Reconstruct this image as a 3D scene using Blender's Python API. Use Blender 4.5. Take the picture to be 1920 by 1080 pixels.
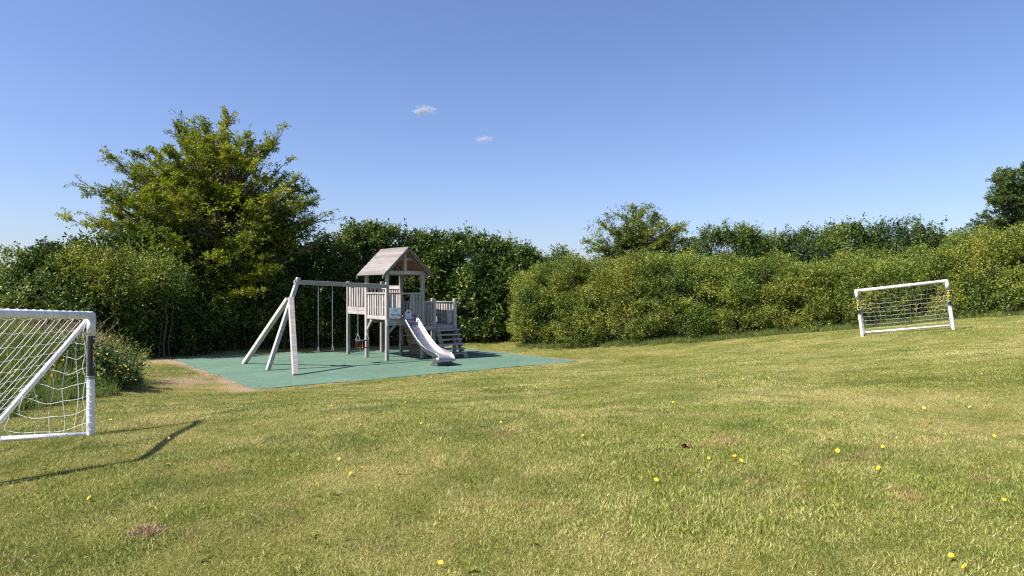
import bpy, bmesh, math, random
import numpy as np
from mathutils import Vector, Matrix

random.seed(7)
rng = np.random.default_rng(11)
for o in list(bpy.data.objects):
    bpy.data.objects.remove(o)
scene = bpy.context.scene
COL = scene.collection

# ------------------------------------------------------------------ camera, sky, sun, exposure
EYE = 2.2
F = 1280.0
cam = bpy.data.cameras.new('camera')
cam.sensor_width = 36.0
cam.lens = 36.0 * F / 1920.0
cam.clip_start = 0.1
cam.clip_end = 8000.0
camo = bpy.data.objects.new('camera', cam)
COL.objects.link(camo)
camo.location = (0, 0, EYE)
camo.rotation_euler = (math.radians(90), 0, 0)
scene.camera = camo

SUNV = Vector((-0.815, -0.34, 1.0)).normalized()      # direction towards the sun
SUN_EL = math.asin(SUNV.z)
SUN_ROT = math.atan2(SUNV.x, SUNV.y)
world = bpy.data.worlds.new("World")
scene.world = world
world.use_nodes = True
nt = world.node_tree
nt.nodes.clear()
wo = nt.nodes.new('ShaderNodeOutputWorld')
wb = nt.nodes.new('ShaderNodeBackground')
sky = nt.nodes.new('ShaderNodeTexSky')
sky.sky_type = 'NISHITA'
sky.sun_disc = False
sky.sun_elevation = SUN_EL
sky.sun_rotation = SUN_ROT
sky.altitude = 100
sky.air_density = 1.0
sky.dust_density = 0.9
sky.ozone_density = 3.0
wb.inputs['Strength'].default_value = 0.074
wt = nt.nodes.new('ShaderNodeMix')                      # white balance of the photograph
wt.data_type = 'RGBA'; wt.blend_type = 'MULTIPLY'; wt.inputs[0].default_value = 1.0
wt.inputs[7].default_value = (0.965, 0.965, 1.17, 1)
nt.links.new(sky.outputs[0], wt.inputs[6])
nt.links.new(wt.outputs[2], wb.inputs[0])
nt.links.new(wb.outputs[0], wo.inputs[0])

sun = bpy.data.lights.new('sun', 'SUN')
sun.energy = 5.0
sun.angle = math.radians(0.5)
sun.color = (1.0, 0.95, 0.87)
suno = bpy.data.objects.new('sun', sun)
COL.objects.link(suno)
suno.rotation_euler = (-SUNV).to_track_quat('-Z', 'Y').to_euler()
suno.location = SUNV * 60

scene.view_settings.view_transform = 'Standard'
scene.view_settings.look = 'None'
scene.view_settings.gamma = 1
scene.view_settings.exposure = 1.0
scene.view_settings.use_curve_mapping = False
scene.render.engine = 'CYCLES'
scene.cycles.max_bounces = 8
scene.cycles.transparent_max_bounces = 8
scene.cycles.use_denoising = False
scene.cycles.filter_width = 1.25
scene.cycles.sample_clamp_indirect = 4.0


# ------------------------------------------------------------------ small helpers
def at(px, py, Y):
    return Vector(((px - 960) / F * Y, Y, EYE - (py - 540) / F * Y))


def tag(o, label=None, cat=None, group=None, kind=None):
    if label: o['label'] = label
    if cat: o['category'] = cat
    if group: o['group'] = group
    if kind: o['kind'] = kind
    return o


def link(o, parent=None):
    COL.objects.link(o)
    if parent is not None:
        o.parent = parent
    return o


def empty(name, loc, rz=0.0, label=None, cat=None, group=None):
    o = bpy.data.objects.new(name, None)
    o.empty_display_size = 0.2
    link(o)
    o.location = loc
    o.rotation_euler = (0, 0, rz)
    return tag(o, label, cat, group)


def mesh_np(name, V, Fc, mat, parent=None, tint=None, smooth=False, obj=True):
    """V (n,3), Fc (m,k) uniform polygons, tint per vertex."""
    V = np.ascontiguousarray(V, dtype=np.float32)
    Fc = np.ascontiguousarray(Fc, dtype=np.int32)
    me = bpy.data.meshes.new(name)
    me.vertices.add(len(V))
    me.vertices.foreach_set('co', V.ravel())
    m, k = Fc.shape
    me.loops.add(m * k)
    me.loops.foreach_set('vertex_index', Fc.ravel())
    me.polygons.add(m)
    me.polygons.foreach_set('loop_start', np.arange(0, m * k, k, dtype=np.int32))
    me.polygons.foreach_set('loop_total', np.full(m, k, dtype=np.int32))
    if smooth:
        me.polygons.foreach_set('use_smooth', np.ones(m, dtype=bool))
    if tint is not None:
        a = me.attributes.new('tint', 'FLOAT', 'POINT')
        a.data.foreach_set('value', np.ascontiguousarray(tint, dtype=np.float32))
    me.update(calc_edges=True)
    me.materials.append(mat)
    if not obj:
        return me
    return link(bpy.data.objects.new(name, me), parent)


def bm_obj(name, bm, mat, parent=None, smooth=False):
    me = bpy.data.meshes.new(name)
    bm.normal_update()
    bm.to_mesh(me)
    bm.free()
    me.materials.append(mat)
    if smooth:
        for p in me.polygons:
            p.use_smooth = True
    return link(bpy.data.objects.new(name, me), parent)


def add_box(bm, c, s, rot=None, bevel=0.0):
    M = Matrix.Translation(Vector(c))
    if rot is not None:
        M = M @ rot.to_4x4()
    M = M @ Matrix.Diagonal((s[0], s[1], s[2], 1))
    r = bmesh.ops.create_cube(bm, size=1.0, matrix=M)
    if bevel > 0:
        es = set()
        for v in r['verts']:
            es.update(v.link_edges)
        bmesh.ops.bevel(bm, geom=list(es), offset=bevel, segments=1, affect='EDGES', profile=0.5)


def box(name, c, s, mat, parent=None, rot=None, bevel=0.004):
    bm = bmesh.new()
    add_box(bm, c, s, rot, bevel)
    return bm_obj(name, bm, mat, parent)


def bar_rot(a, b, roll=Vector((0, 0, 1))):
    d = (Vector(b) - Vector(a)).normalized()
    if abs(d.dot(roll)) > 0.98:
        roll = Vector((0, 1, 0))
    y = roll.cross(d).normalized()
    z = d.cross(y).normalized()
    return Matrix((d, y, z)).transposed()


def bar(name, a, b, w, h, mat, parent=None, roll=Vector((0, 0, 1)), bevel=0.005):
    a = Vector(a); b = Vector(b)
    return box(name, (a + b) / 2, ((b - a).length, w, h), mat, parent, bar_rot(a, b, roll), bevel)


def add_tube(bm, pts, r, seg=10, caps=True):
    pts = [Vector(p) for p in pts]
    n = len(pts)
    rs = r if isinstance(r, (list, tuple)) else [r] * n
    rings = []
    ref = Vector((0, 0, 1))
    for i, p in enumerate(pts):
        d = (pts[min(i + 1, n - 1)] - pts[max(i - 1, 0)]).normalized()
        if abs(d.dot(ref)) > 0.95:
            ref = Vector((1, 0, 0)) if abs(d.x) < 0.8 else Vector((0, 1, 0))
        u = ref.cross(d).normalized(); w = d.cross(u)
        ref = w
        rings.append([bm.verts.new(p + (u * math.cos(2 * math.pi * k / seg) + w * math.sin(2 * math.pi * k / seg)) * rs[i]) for k in range(seg)])
    for i in range(n - 1):
        for k in range(seg):
            bm.faces.new((rings[i][k], rings[i][(k + 1) % seg], rings[i + 1][(k + 1) % seg], rings[i + 1][k]))
    if caps:
        bm.faces.new(rings[0][::-1]); bm.faces.new(rings[-1])


def tubes_np(lines, radii, seg=4):
    """fast tubes: list of (k,3) arrays, list of radius arrays -> V, F (quads)"""
    Vs, Fs = [], []
    base = 0
    ang = np.arange(seg) * 2 * math.pi / seg
    ca, sa = np.cos(ang), np.sin(ang)
    for P, R in zip(lines, radii):
        P = np.asarray(P, float)
        n = len(P)
        d = np.gradient(P, axis=0)
        d /= np.linalg.norm(d, axis=1, keepdims=True) + 1e-9
        m = d.mean(axis=0)
        ref = np.array([0, 0, 1.0]) if abs(m[2]) < 0.75 * np.linalg.norm(m) else np.array([1.0, 0.15, 0])
        u = np.cross(ref, d); u /= np.linalg.norm(u, axis=1, keepdims=True) + 1e-9
        w = np.cross(d, u)
        R = np.broadcast_to(np.asarray(R, float), (n,))
        V = P[:, None, :] + (u[:, None, :] * ca[None, :, None] + w[:, None, :] * sa[None, :, None]) * R[:, None, None]
        Vs.append(V.reshape(-1, 3))
        i = np.arange(n - 1)[:, None] * seg; k = np.arange(seg)[None, :]; k2 = (k + 1) % seg
        Fs.append(np.stack([i + k, i + k2, i + seg + k2, i + seg + k], -1).reshape(-1, 4) + base)
        base += n * seg
    return np.concatenate(Vs), np.concatenate(Fs)


def hash3(ix, iy, iz, seed=0):
    h = (ix.astype(np.int64) * 374761393 + iy.astype(np.int64) * 668265263 + iz.astype(np.int64) * 1442695041 + seed * 974711) & 0xffffffff
    h = ((h ^ (h >> 13)) * 1274126177) & 0xffffffff
    h = h ^ (h >> 16)
    return (h & 0xffff) / 65535.0


def vnoise(P, f=1.0, seed=0):
    P = np.asarray(P, float) * f
    i = np.floor(P); t = P - i; t = t * t * (3 - 2 * t)
    ix, iy, iz = i[:, 0], i[:, 1], i[:, 2]
    out = 0
    for dx in (0, 1):
        for dy in (0, 1):
            for dz in (0, 1):
                w = (t[:, 0] if dx else 1 - t[:, 0]) * (t[:, 1] if dy else 1 - t[:, 1]) * (t[:, 2] if dz else 1 - t[:, 2])
                out = out + w * hash3(ix + dx, iy + dy, iz + dz, seed)
    return out


# ------------------------------------------------------------------ materials
def new_mat(name):
    m = bpy.data.materials.new(name)
    m.use_nodes = True
    n = m.node_tree.nodes
    return m, n, m.node_tree.links, n['Principled BSDF']


def ramp(n, stops):
    r = n.new('ShaderNodeValToRGB')
    el = r.color_ramp.elements
    while len(el) < len(stops):
        el.new(0.5)
    for e, (p, c) in zip(el, stops):
        e.position = p
        e.color = (*c, 1)
    return r


def noise(n, l, scale, detail=3, rough=0.5, vec=None, dist=0.0):
    t = n.new('ShaderNodeTexNoise')
    t.inputs['Scale'].default_value = scale
    t.inputs['Detail'].default_value = detail
    t.inputs['Roughness'].default_value = rough
    t.inputs['Distortion'].default_value = dist
    if vec is not None:
        l.new(vec, t.inputs['Vector'])
    return t


def mapping(n, l, src, scale=(1, 1, 1), rot=(0, 0, 0)):
    m = n.new('ShaderNodeMapping')
    m.inputs['Scale'].default_value = scale
    m.inputs['Rotation'].default_value = rot
    l.new(src, m.inputs['Vector'])
    return m.outputs[0]


def mixc(n, l, fac, a, b, mode='MIX'):
    m = n.new('ShaderNodeMix')
    m.data_type = 'RGBA'
    m.blend_type = mode
    for s, v in ((m.inputs[0], fac), (m.inputs[6], a), (m.inputs[7], b)):
        if hasattr(v, 'is_linked'):
            l.new(v, s)
        elif isinstance(v, (int, float)):
            s.default_value = v
        else:
            s.default_value = (*v, 1)
    return m.outputs[2]


def mathn(n, l, op, a, b=None, clamp=False):
    m = n.new('ShaderNodeMath')
    m.operation = op
    m.use_clamp = clamp
    for s, v in ((m.inputs[0], a), (m.inputs[1], b)):
        if v is None: continue
        if hasattr(v, 'is_linked'): l.new(v, s)
        else: s.default_value = v
    return m.outputs[0]


def wood_mat(name, dark, light, stain=(0.2, 0.17, 0.15), axis=0):
    m, n, l, b = new_mat(name)
    tc = n.new('ShaderNodeTexCoord')
    oi = n.new('ShaderNodeObjectInfo')
    vm = n.new('ShaderNodeVectorMath'); vm.operation = 'ADD'
    cb = n.new('ShaderNodeCombineXYZ')
    r10 = mathn(n, l, 'MULTIPLY', oi.outputs['Random'], 17.0)
    for i in range(3): l.new(r10, cb.inputs[i])
    l.new(tc.outputs['Object'], vm.inputs[0]); l.new(cb.outputs[0], vm.inputs[1])
    sc = [26, 26, 26]; sc[axis] = 1.6
    g = noise(n, l, 1.0, 6, 0.65, mapping(n, l, vm.outputs[0], sc))
    big = noise(n, l, 2.3, 3, 0.6, vm.outputs[0])
    rp = ramp(n, [(0.3, dark), (0.7, light)])
    l.new(g.outputs[0], rp.inputs[0])
    f = mathn(n, l, 'MULTIPLY', big.outputs[0], 0.5)
    c = mixc(n, l, f, rp.outputs[0], stain)
    hv = n.new('ShaderNodeHueSaturation')
    l.new(c, hv.inputs['Color'])
    v = n.new('ShaderNodeMapRange'); v.inputs[3].default_value = 0.72; v.inputs[4].default_value = 1.18
    l.new(oi.outputs['Random'], v.inputs[0]); l.new(v.outputs[0], hv.inputs['Value'])
    l.new(hv.outputs[0], b.inputs['Base Color'])
    b.inputs['Roughness'].default_value = 0.85
    bp = n.new('ShaderNodeBump'); bp.inputs['Strength'].default_value = 0.4; bp.inputs['Distance'].default_value = 0.01
    l.new(g.outputs[0], bp.inputs['Height']); l.new(bp.outputs[0], b.inputs['Normal'])
    return m


def plain(name, c, rough=0.5, metal=0.0, var=0.12, scale=8.0, bump=0.0, spec=0.5):
    m, n, l, b = new_mat(name)
    tc = n.new('ShaderNodeTexCoord')
    t = noise(n, l, scale, 5, 0.6, tc.outputs['Object'])
    lo = tuple(x * (1 - var) for x in c); hi = tuple(min(1, x * (1 + var)) for x in c)
    rp = ramp(n, [(0.3, lo), (0.7, hi)])
    l.new(t.outputs[0], rp.inputs[0]); l.new(rp.outputs[0], b.inputs['Base Color'])
    b.inputs['Roughness'].default_value = rough
    b.inputs['Metallic'].default_value = metal
    b.inputs['Specular IOR Level'].default_value = spec
    if bump:
        bp = n.new('ShaderNodeBump'); bp.inputs['Strength'].default_value = bump; bp.inputs['Distance'].default_value = 0.01
        l.new(t.outputs[0], bp.inputs['Height']); l.new(bp.outputs[0], b.inputs['Normal'])
    return m


def leaf_mat(name, stops, patch=None, transl=0.35, rough=0.5):
    """stops: ramp over per-leaf tint. patch: (scale, colour, amount) world-noise drift."""
    m, n, l, b = new_mat(name)
    at_ = n.new('ShaderNodeAttribute'); at_.attribute_name = 'tint'
    rp = ramp(n, stops); l.new(at_.outputs['Fac'], rp.inputs[0])
    col = rp.outputs[0]
    if patch:
        ge = n.new('ShaderNodeNewGeometry')
        t = noise(n, l, patch[0], 3, 0.6, ge.outputs['Position'])
        r2 = ramp(n, [(0.42, (0, 0, 0)), (0.62, (1, 1, 1))]); l.new(t.outputs[0], r2.inputs[0])
        col = mixc(n, l, mathn(n, l, 'MULTIPLY', r2.outputs[0], patch[2]), col, patch[1])
    l.new(col, b.inputs['Base Color'])
    b.inputs['Roughness'].default_value = rough
    b.inputs['Specular IOR Level'].default_value = 0.35
    tr = n.new('ShaderNodeBsdfTranslucent')
    hs = n.new('ShaderNodeHueSaturation'); hs.inputs['Saturation'].default_value = 1.1; hs.inputs['Value'].default_value = 1.25; hs.inputs['Hue'].default_value = 0.49
    l.new(col, hs.inputs['Color']); l.new(hs.outputs[0], tr.inputs['Color'])
    mx = n.new('ShaderNodeMixShader'); mx.inputs[0].default_value = transl
    l.new(b.outputs[0], mx.inputs[1]); l.new(tr.outputs[0], mx.inputs[2])
    l.new(mx.outputs[0], n['Material Output'].inputs['Surface'])
    return m


M = {}
M['wood_v'] = wood_mat('weathered_wood_upright', (0.17, 0.15, 0.14), (0.6, 0.55, 0.53), (0.26, 0.22, 0.19), 2)
M['wood_x'] = wood_mat('weathered_wood_cross', (0.17, 0.15, 0.14), (0.6, 0.55, 0.53), (0.26, 0.22, 0.19), 0)
M['wood_y'] = wood_mat('weathered_wood_depth', (0.17, 0.15, 0.14), (0.6, 0.55, 0.53), (0.26, 0.22, 0.19), 1)
M['roofwood'] = wood_mat('weathered_roof_boards', (0.1, 0.088, 0.08), (0.31, 0.28, 0.262), (0.18, 0.14, 0.125), 1)
M['rawwood'] = wood_mat('sheltered_brown_wood', (0.16, 0.08, 0.05), (0.34, 0.19, 0.12), (0.15, 0.08, 0.05), 1)
M['polewood'] = wood_mat('pale_swing_timber', (0.26, 0.23, 0.21), (0.66, 0.6, 0.57), (0.3, 0.26, 0.23), 0)
M['steel'] = plain('brushed_steel', (0.38, 0.375, 0.4), 0.36, 0.9, 0.08, 14)
M['steeld'] = plain('dull_galvanised_steel', (0.32, 0.32, 0.34), 0.5, 0.7, 0.15, 10)
M['steelk'] = plain('dark_slide_base', (0.1, 0.1, 0.11), 0.5, 0.4, 0.15, 10)
M['chain'] = plain('grey_chain', (0.42, 0.42, 0.44), 0.45, 0.6, 0.1)
M['rubber'] = plain('black_rubber', (0.03, 0.03, 0.032), 0.6, 0, 0.2)
M['red'] = plain('red_plastic', (0.11, 0.017, 0.014), 0.45, 0, 0.15)
M['yellowp'] = plain('yellow_plastic', (0.3, 0.17, 0.02), 0.45, 0, 0.1)
M['bluep'] = plain('blue_green_plastic', (0.03, 0.09, 0.12), 0.45, 0, 0.1)
M['upvc'] = plain('white_plastic_pipe', (0.78, 0.78, 0.8), 0.4, 0, 0.13, 5, 0.05)
M['upvcg'] = plain('greyed_plastic_pipe', (0.62, 0.64, 0.68), 0.45, 0, 0.1, 9, 0.05)
M['black'] = plain('black_sticker', (0.02, 0.02, 0.022), 0.4, 0, 0.1)
M['white'] = plain('white_print', (0.8, 0.8, 0.8), 0.5, 0, 0.03)
M['yprint'] = plain('yellow_print', (0.8, 0.62, 0.12), 0.5, 0, 0.05)
M['net'] = plain('white_net_cord', (0.8, 0.8, 0.82), 0.7, 0, 0.08)
M['signw'] = plain('pale_sign_face', (0.72, 0.76, 0.78), 0.45, 0, 0.05)
M['teal'] = plain('teal_print', (0.03, 0.2, 0.28), 0.5, 0, 0.05)
M['bark'] = plain('grey_brown_bark', (0.1, 0.08, 0.065), 0.9, 0, 0.4, 14, 0.6)
M['twig'] = plain('twig_bark', (0.09, 0.07, 0.05), 0.9, 0, 0.3, 20)
M['soil'] = plain('dry_red_soil', (0.34, 0.2, 0.14), 1.0, 0, 0.25, 30, 0.6)
M['straw'] = plain('dry_straw', (0.42, 0.3, 0.2), 0.9, 0, 0.25, 20)
M['petal'] = plain('yellow_petals', (0.8, 0.5, 0.01), 0.6, 0, 0.12, 30)
M['stem'] = plain('green_stem', (0.1, 0.18, 0.03), 0.7, 0, 0.15, 30)
M['thatch'] = plain('dead_thatch', (0.4, 0.29, 0.16), 0.9, 0, 0.3, 40)
M['pink'] = plain('faded_red_wrapper', (0.32, 0.1, 0.085), 0.5, 0, 0.3, 30)

# ------------------------------------------------------------------ terrain
PAD = [(-10.83, 21.66), (-5.56, 14.82), (2.0, 20.55), (-2.5, 25.7)]
CP = [(0, 0, .87), (-3.8, 4.9, .79), (-4.2, 6.85, .70), (-3.2, 7.26, .78), (-2.8, 5.3, .88), (-5.1, 6.7, .68), (2.4, 4.5, .99), (-4, 0, .82),
      (8, 5, 1.3), (14, 8, 1.62), (9.1, 17.6, .94), (10.9, 16.7, 1.18), (0.6, 12, .56), (5, 12, .86), (4.4, 23.2, .31),
      (7.7, 22.5, .58), (10.75, 21.5, .93), (12.65, 20.5, 1.19), (14.6, 19.5, 1.41), (-.5, 24.8, .02), (2.4, 20.3, 0.03), (4.2, 20.8, .2),
      (-5.6, 14.3, 0.02), (-2.5, 16.4, .08), (-10.8, 21.7, 0), (-2.5, 25.7, 0), (-4, 20, 0), (-7, 18, 0), (-3, 28, 0), (-12, 24, 0),
      (-7.9, 14.4, .1), (-6.4, 8.9, .58), (-12, 13, .2), (-14, 20, .1), (-10, 6, .7), (18, 26, 1.4), (5, 30, .5), (-5.2, 12, .3), (-2, 11, .5),
      (-11.5, 17, .05)]
CP = np.array(CP, float)


def tps_fit(P, lam=0.15):
    n = len(P)
    d = np.linalg.norm(P[:, None, :2] - P[None, :, :2], axis=2)
    K = np.where(d > 0, d * d * np.log(d + 1e-9), 0) + lam * np.eye(n)
    T = np.hstack([np.ones((n, 1)), P[:, :2]])
    A = np.block([[K, T], [T.T, np.zeros((3, 3))]])
    return np.linalg.solve(A, np.concatenate([P[:, 2], np.zeros(3)]))


TP = tps_fit(CP)


def pad_sd(x, y):
    """signed distance to the pad polygon (negative inside)."""
    P = np.array(PAD)
    x = np.asarray(x, float); y = np.asarray(y, float)
    best = np.full(x.shape, 1e9); inside = np.ones(x.shape, bool)
    for i in range(4):
        a, b = P[i], P[(i + 1) % 4]
        e = b - a
        t = np.clip(((x - a[0]) * e[0] + (y - a[1]) * e[1]) / (e @ e), 0, 1)
        dx = x - a[0] - t * e[0]; dy = y - a[1] - t * e[1]
        best = np.minimum(best, np.hypot(dx, dy))
        inside &= (e[0] * (y - a[1]) - e[1] * (x - a[0])) >= 0
    return np.where(inside, -best, best)


MOUND = [(-9.6, 13.0, 1.7, 1.7, .62), (-9.0, 10.2, 1.5, 1.7, .5), (-11.5, 11.5, 2.2, 2.5, .6)]


def height(x, y):
    x = np.atleast_1d(np.asarray(x, float)); y = np.atleast_1d(np.asarray(y, float))
    sh = x.shape
    x = x.ravel(); y = y.ravel()
    cx = np.clip(x, -22, 24); cy = np.clip(y, -8, 34)
    h = np.full(x.shape, TP[-3]) + TP[-2] * cx + TP[-1] * cy
    for (px_, py_, _), w in zip(CP, TP[:-3]):
        d2 = (cx - px_) ** 2 + (cy - py_) ** 2
        h += w * np.where(d2 > 0, 0.5 * d2 * np.log(d2 + 1e-12), 0)
    Q = np.stack([x, y, np.zeros_like(x)], 1)
    amp = np.clip(1 - (np.abs(x) + np.abs(y)) / 300, 0, 1)
    h += amp * (vnoise(Q, 0.45, 3) - .5) * 0.07 + amp * (vnoise(Q, 1.6, 4) - .5) * 0.025
    for mx_, my_, sx, sy, a in MOUND:
        h += a * np.exp(-(((x - mx_) / sx) ** 2 + ((y - my_) / sy) ** 2) ** 1.5)
    sd = pad_sd(x, y)
    w = np.clip(sd / 0.9, 0, 1); w = w * w * (3 - 2 * w)
    h = np.where(sd < 0, -0.03, h * w + (1 - w) * (-0.005))
    return h.reshape(sh)


def hz(x, y):
    return float(height(x, y)[0])


def on_ground(px, py):
    """where the view ray through a picture point meets the lawn"""
    Y = np.linspace(2.5, 40, 1500)
    X = (px - 960) / F * Y; Z = EYE - (py - 540) / F * Y
    g = height(X, Y)
    k = int(np.argmax(Z < g))
    return Vector((X[k], Y[k], g[k]))


def bare(x, y):
    """0..1: trodden reddish soil instead of turf"""
    sd = pad_sd(x, y)
    Q = np.stack([x, y, np.zeros_like(x)], 1)
    nz = vnoise(Q, 2.2, 8) * .6 + vnoise(Q, 7, 9) * .4
    # left side of the pad: line A-B
    a = np.array(PAD[0]); b = np.array(PAD[1]); e = b - a
    t = ((x - a[0]) * e[0] + (y - a[1]) * e[1]) / (e @ e)
    left = (e[0] * (y - a[1]) - e[1] * (x - a[0])) < 0
    d_ = np.array(PAD[3]); far = ((a[0] - d_[0]) * (y - d_[1]) - (a[1] - d_[1]) * (x - d_[0])) < 0
    w = np.where(left & (t > -.1) & (t < 1.05), 0.5, np.where(far, .8, np.where(x + (y - 20.5) * .8 > 2.0, .3, 0.1)))
    s = np.clip(1.25 - sd / w + (nz - .5) * 1.3, 0, 1)
    # corner to the right, far strip
    for cx, cy, r, st in ((-7.6, 16.1, .95, .85), (2.3, 20.5, .5, .8), (-11.0, 21.0, .6, .7)):
        d = np.hypot((x - cx), (y - cy) * .75) / r
        s = np.maximum(s, np.clip((1.15 - d) * st + (nz - .5) * 1.3, 0, .85))
    return np.where(sd < 0, 1, s)


# lawn: one sheet, fine near the camera and coarse to the horizon
def axis(lo, hi, step, far):
    fine = np.arange(lo, hi + 1e-6, step)
    out = [0.3]
    while out[-1] < far: out.append(out[-1] * 1.35 + 0.1)
    out = np.array(out)
    return np.concatenate([(lo - out)[::-1], fine, hi + out])


gx = axis(-14, 18, 0.14, 1500); gy = axis(1, 28, 0.14, 1500)
GX, GY = np.meshgrid(gx, gy)
GZ = height(GX.ravel(), GY.ravel())
V = np.stack([GX.ravel(), GY.ravel(), GZ], 1)
nx, ny = len(gx), len(gy)
ii = (np.arange(ny - 1)[:, None] * nx + np.arange(nx - 1)[None, :]).ravel()
Fq = np.stack([ii, ii + 1, ii + 1 + nx, ii + nx], 1)


def turf_colour(n, l):
    """shared world-space colour drift of the lawn: greens, dry straw patches"""
    ge = n.new('ShaderNodeNewGeometry')
    flat = n.new('ShaderNodeVectorMath'); flat.operation = 'MULTIPLY'
    flat.inputs[1].default_value = (1, 1, 0)
    l.new(ge.outputs['Position'], flat.inputs[0])
    P = flat.outputs[0]
    big = noise(n, l, 0.42, 4, 0.62, P, 0.6)
    mid = noise(n, l, 1.7, 4, 0.65, P, 0.4)
    fine = noise(n, l, 7.0, 4, 0.7, P)
    dry = mathn(n, l, 'ADD', mathn(n, l, 'MULTIPLY', big.outputs[0], 0.5), mathn(n, l, 'ADD', mathn(n, l, 'MULTIPLY', mid.outputs[0], 0.32), mathn(n, l, 'MULTIPLY', fine.outputs[0], 0.18)))
    return P, dry, big, mid, fine


m, n, l, b = new_mat('turf_base')
P, dry, big, mid, fine = turf_colour(n, l)
rp = ramp(n, [(0.38, (0.1, 0.115, 0.022)), (0.5, (0.2, 0.19, 0.045)), (0.62, (0.36, 0.29, 0.11))])
l.new(dry, rp.inputs[0])
att = n.new('ShaderNodeAttribute'); att.attribute_name = 'tint'
grain = noise(n, l, 60, 4, 0.7, P)
soil = ramp(n, [(0.3, (0.26, 0.17, 0.11)), (0.7, (0.52, 0.37, 0.27))]); l.new(grain.outputs[0], soil.inputs[0])
c = mixc(n, l, att.outputs['Fac'], rp.outputs[0], soil.outputs[0])
g2 = ramp(n, [(0.35, (0.5, 0.5, 0.5)), (0.65, (1.15, 1.15, 1.15))]); l.new(grain.outputs[0], g2.inputs[0])
c = mixc(n, l, 1.0, c, g2.outputs[0], 'MULTIPLY')
l.new(c, b.inputs['Base Color']); b.inputs['Roughness'].default_value = 1.0
b.inputs['Specular IOR Level'].default_value = 0.1
bp = n.new('ShaderNodeBump'); bp.inputs['Strength'].default_value = 0.8; bp.inputs['Distance'].default_value = 0.03
l.new(grain.outputs[0], bp.inputs['Height']); l.new(bp.outputs[0], b.inputs['Normal'])
M['turf'] = m
near = (np.abs(V[:, 0]) < 20) & (V[:, 1] < 30) & (V[:, 1] > 0)
tint = np.zeros(len(V)); tint[near] = bare(V[near, 0], V[near, 1])
lawn = mesh_np('lawn', V, Fq, M['turf'], tint=tint, smooth=True)
tag(lawn, 'sloping mown lawn with dry straw patches', None, None, 'structure')

# green safety surface
m, n, l, b = new_mat('green_safety_surface')
tc = n.new('ShaderNodeTexCoord')
t1 = noise(n, l, 0.7, 4, 0.6, tc.outputs['Object']); t2 = noise(n, l, 90, 3, 0.7, tc.outputs['Object'])
t3 = noise(n, l, 4.5, 4, 0.7, tc.outputs['Object'])
r1 = ramp(n, [(0.3, (0.052, 0.125, 0.083)), (0.7, (0.09, 0.175, 0.12))]); l.new(t1.outputs[0], r1.inputs[0])
r2 = ramp(n, [(0.3, (0.72, 0.72, 0.72)), (0.7, (1.2, 1.2, 1.2))]); l.new(t2.outputs[0], r2.inputs[0])
r3 = ramp(n, [(0.4, (0, 0, 0)), (0.75, (1, 1, 1))]); l.new(t3.outputs[0], r3.inputs[0])
c = mixc(n, l, 1.0, r1.outputs[0], r2.outputs[0], 'MULTIPLY')
c = mixc(n, l, mathn(n, l, 'MULTIPLY', r3.outputs[0], 0.3), c, (0.22, 0.23, 0.17))
l.new(c, b.inputs['Base Color']); b.inputs['Roughness'].default_value = 0.85
bp = n.new('ShaderNodeBump'); bp.inputs['Strength'].default_value = 0.3; bp.inputs['Distance'].default_value = 0.004
l.new(t2.outputs[0], bp.inputs['Height']); l.new(bp.outputs[0], b.inputs['Normal'])
M['pad'] = m
bm = bmesh.new()
pts = []
for i in range(4):
    a = Vector(PAD[i]).to_3d(); c2 = Vector(PAD[(i + 1) % 4]).to_3d()
    for k in range(14):
        p = a.lerp(c2, k / 14)
        if k: p += Vector((random.uniform(-.06, .06), random.uniform(-.06, .06), 0))
        pts.append(p)
top = [bm.verts.new((p.x, p.y, 0.0)) for p in pts]
bot = [bm.verts.new((p.x, p.y, -0.12)) for p in pts]
bm.faces.new(top)
for i in range(len(pts)):
    j = (i + 1) % len(pts)
    bm.faces.new((top[i], bot[i], bot[j], top[j]))
bmesh.ops.recalc_face_normals(bm, faces=bm.faces)
tag(bm_obj('safety_surface', bm, M['pad']), 'green rubber safety surface under the play tower', None, None, 'structure')

gxs = rng.uniform(-11, 2.2, 1500); gys = rng.uniform(14.8, 25.7, 1500)
sg = pad_sd(gxs, gys); kg = (sg < -.02) & (rng.random(1500) < np.where(sg > -.5, .9, .18))
Pg = np.stack([gxs[kg], gys[kg], np.full(kg.sum(), .006)], 1)
ag = rng.random(len(Pg)) * 6.283
V_g = []
for (x, y, z), a in zip(Pg, ag):
    L_ = random.uniform(.01, .035); w_ = L_ * random.uniform(.3, .7); c_, s_ = math.cos(a), math.sin(a)
    V_g += [(x - c_ * L_, y - s_ * L_, z), (x + s_ * w_, y - c_ * w_, z + .006), (x + c_ * L_, y + s_ * L_, z + .002), (x - s_ * w_, y + c_ * w_, z + .004)]
kq = np.arange(len(Pg))[:, None] * 4 + np.arange(4)[None, :]
tag(mesh_np('leaf_litter', np.array(V_g), kq, M['straw']), 'dry leaf bits and grit blown onto the green safety surface', kind='stuff')

# ------------------------------------------------------------------ play tower
TH = math.atan2(0.627, 0.78)
TW = (-3.77, 20.6, 0.0)
tower = empty('play_tower', TW, TH, 'weathered wooden play tower with pitched roof, swing beam, steel slide and steps', 'play tower')
HG = Vector


def post(x, y, z, z0=0.0, w=.1):
    return box('post', (x, y, (z + z0) / 2), (w, w, z - z0), M['wood_v'], tower, bevel=.008)


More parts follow.
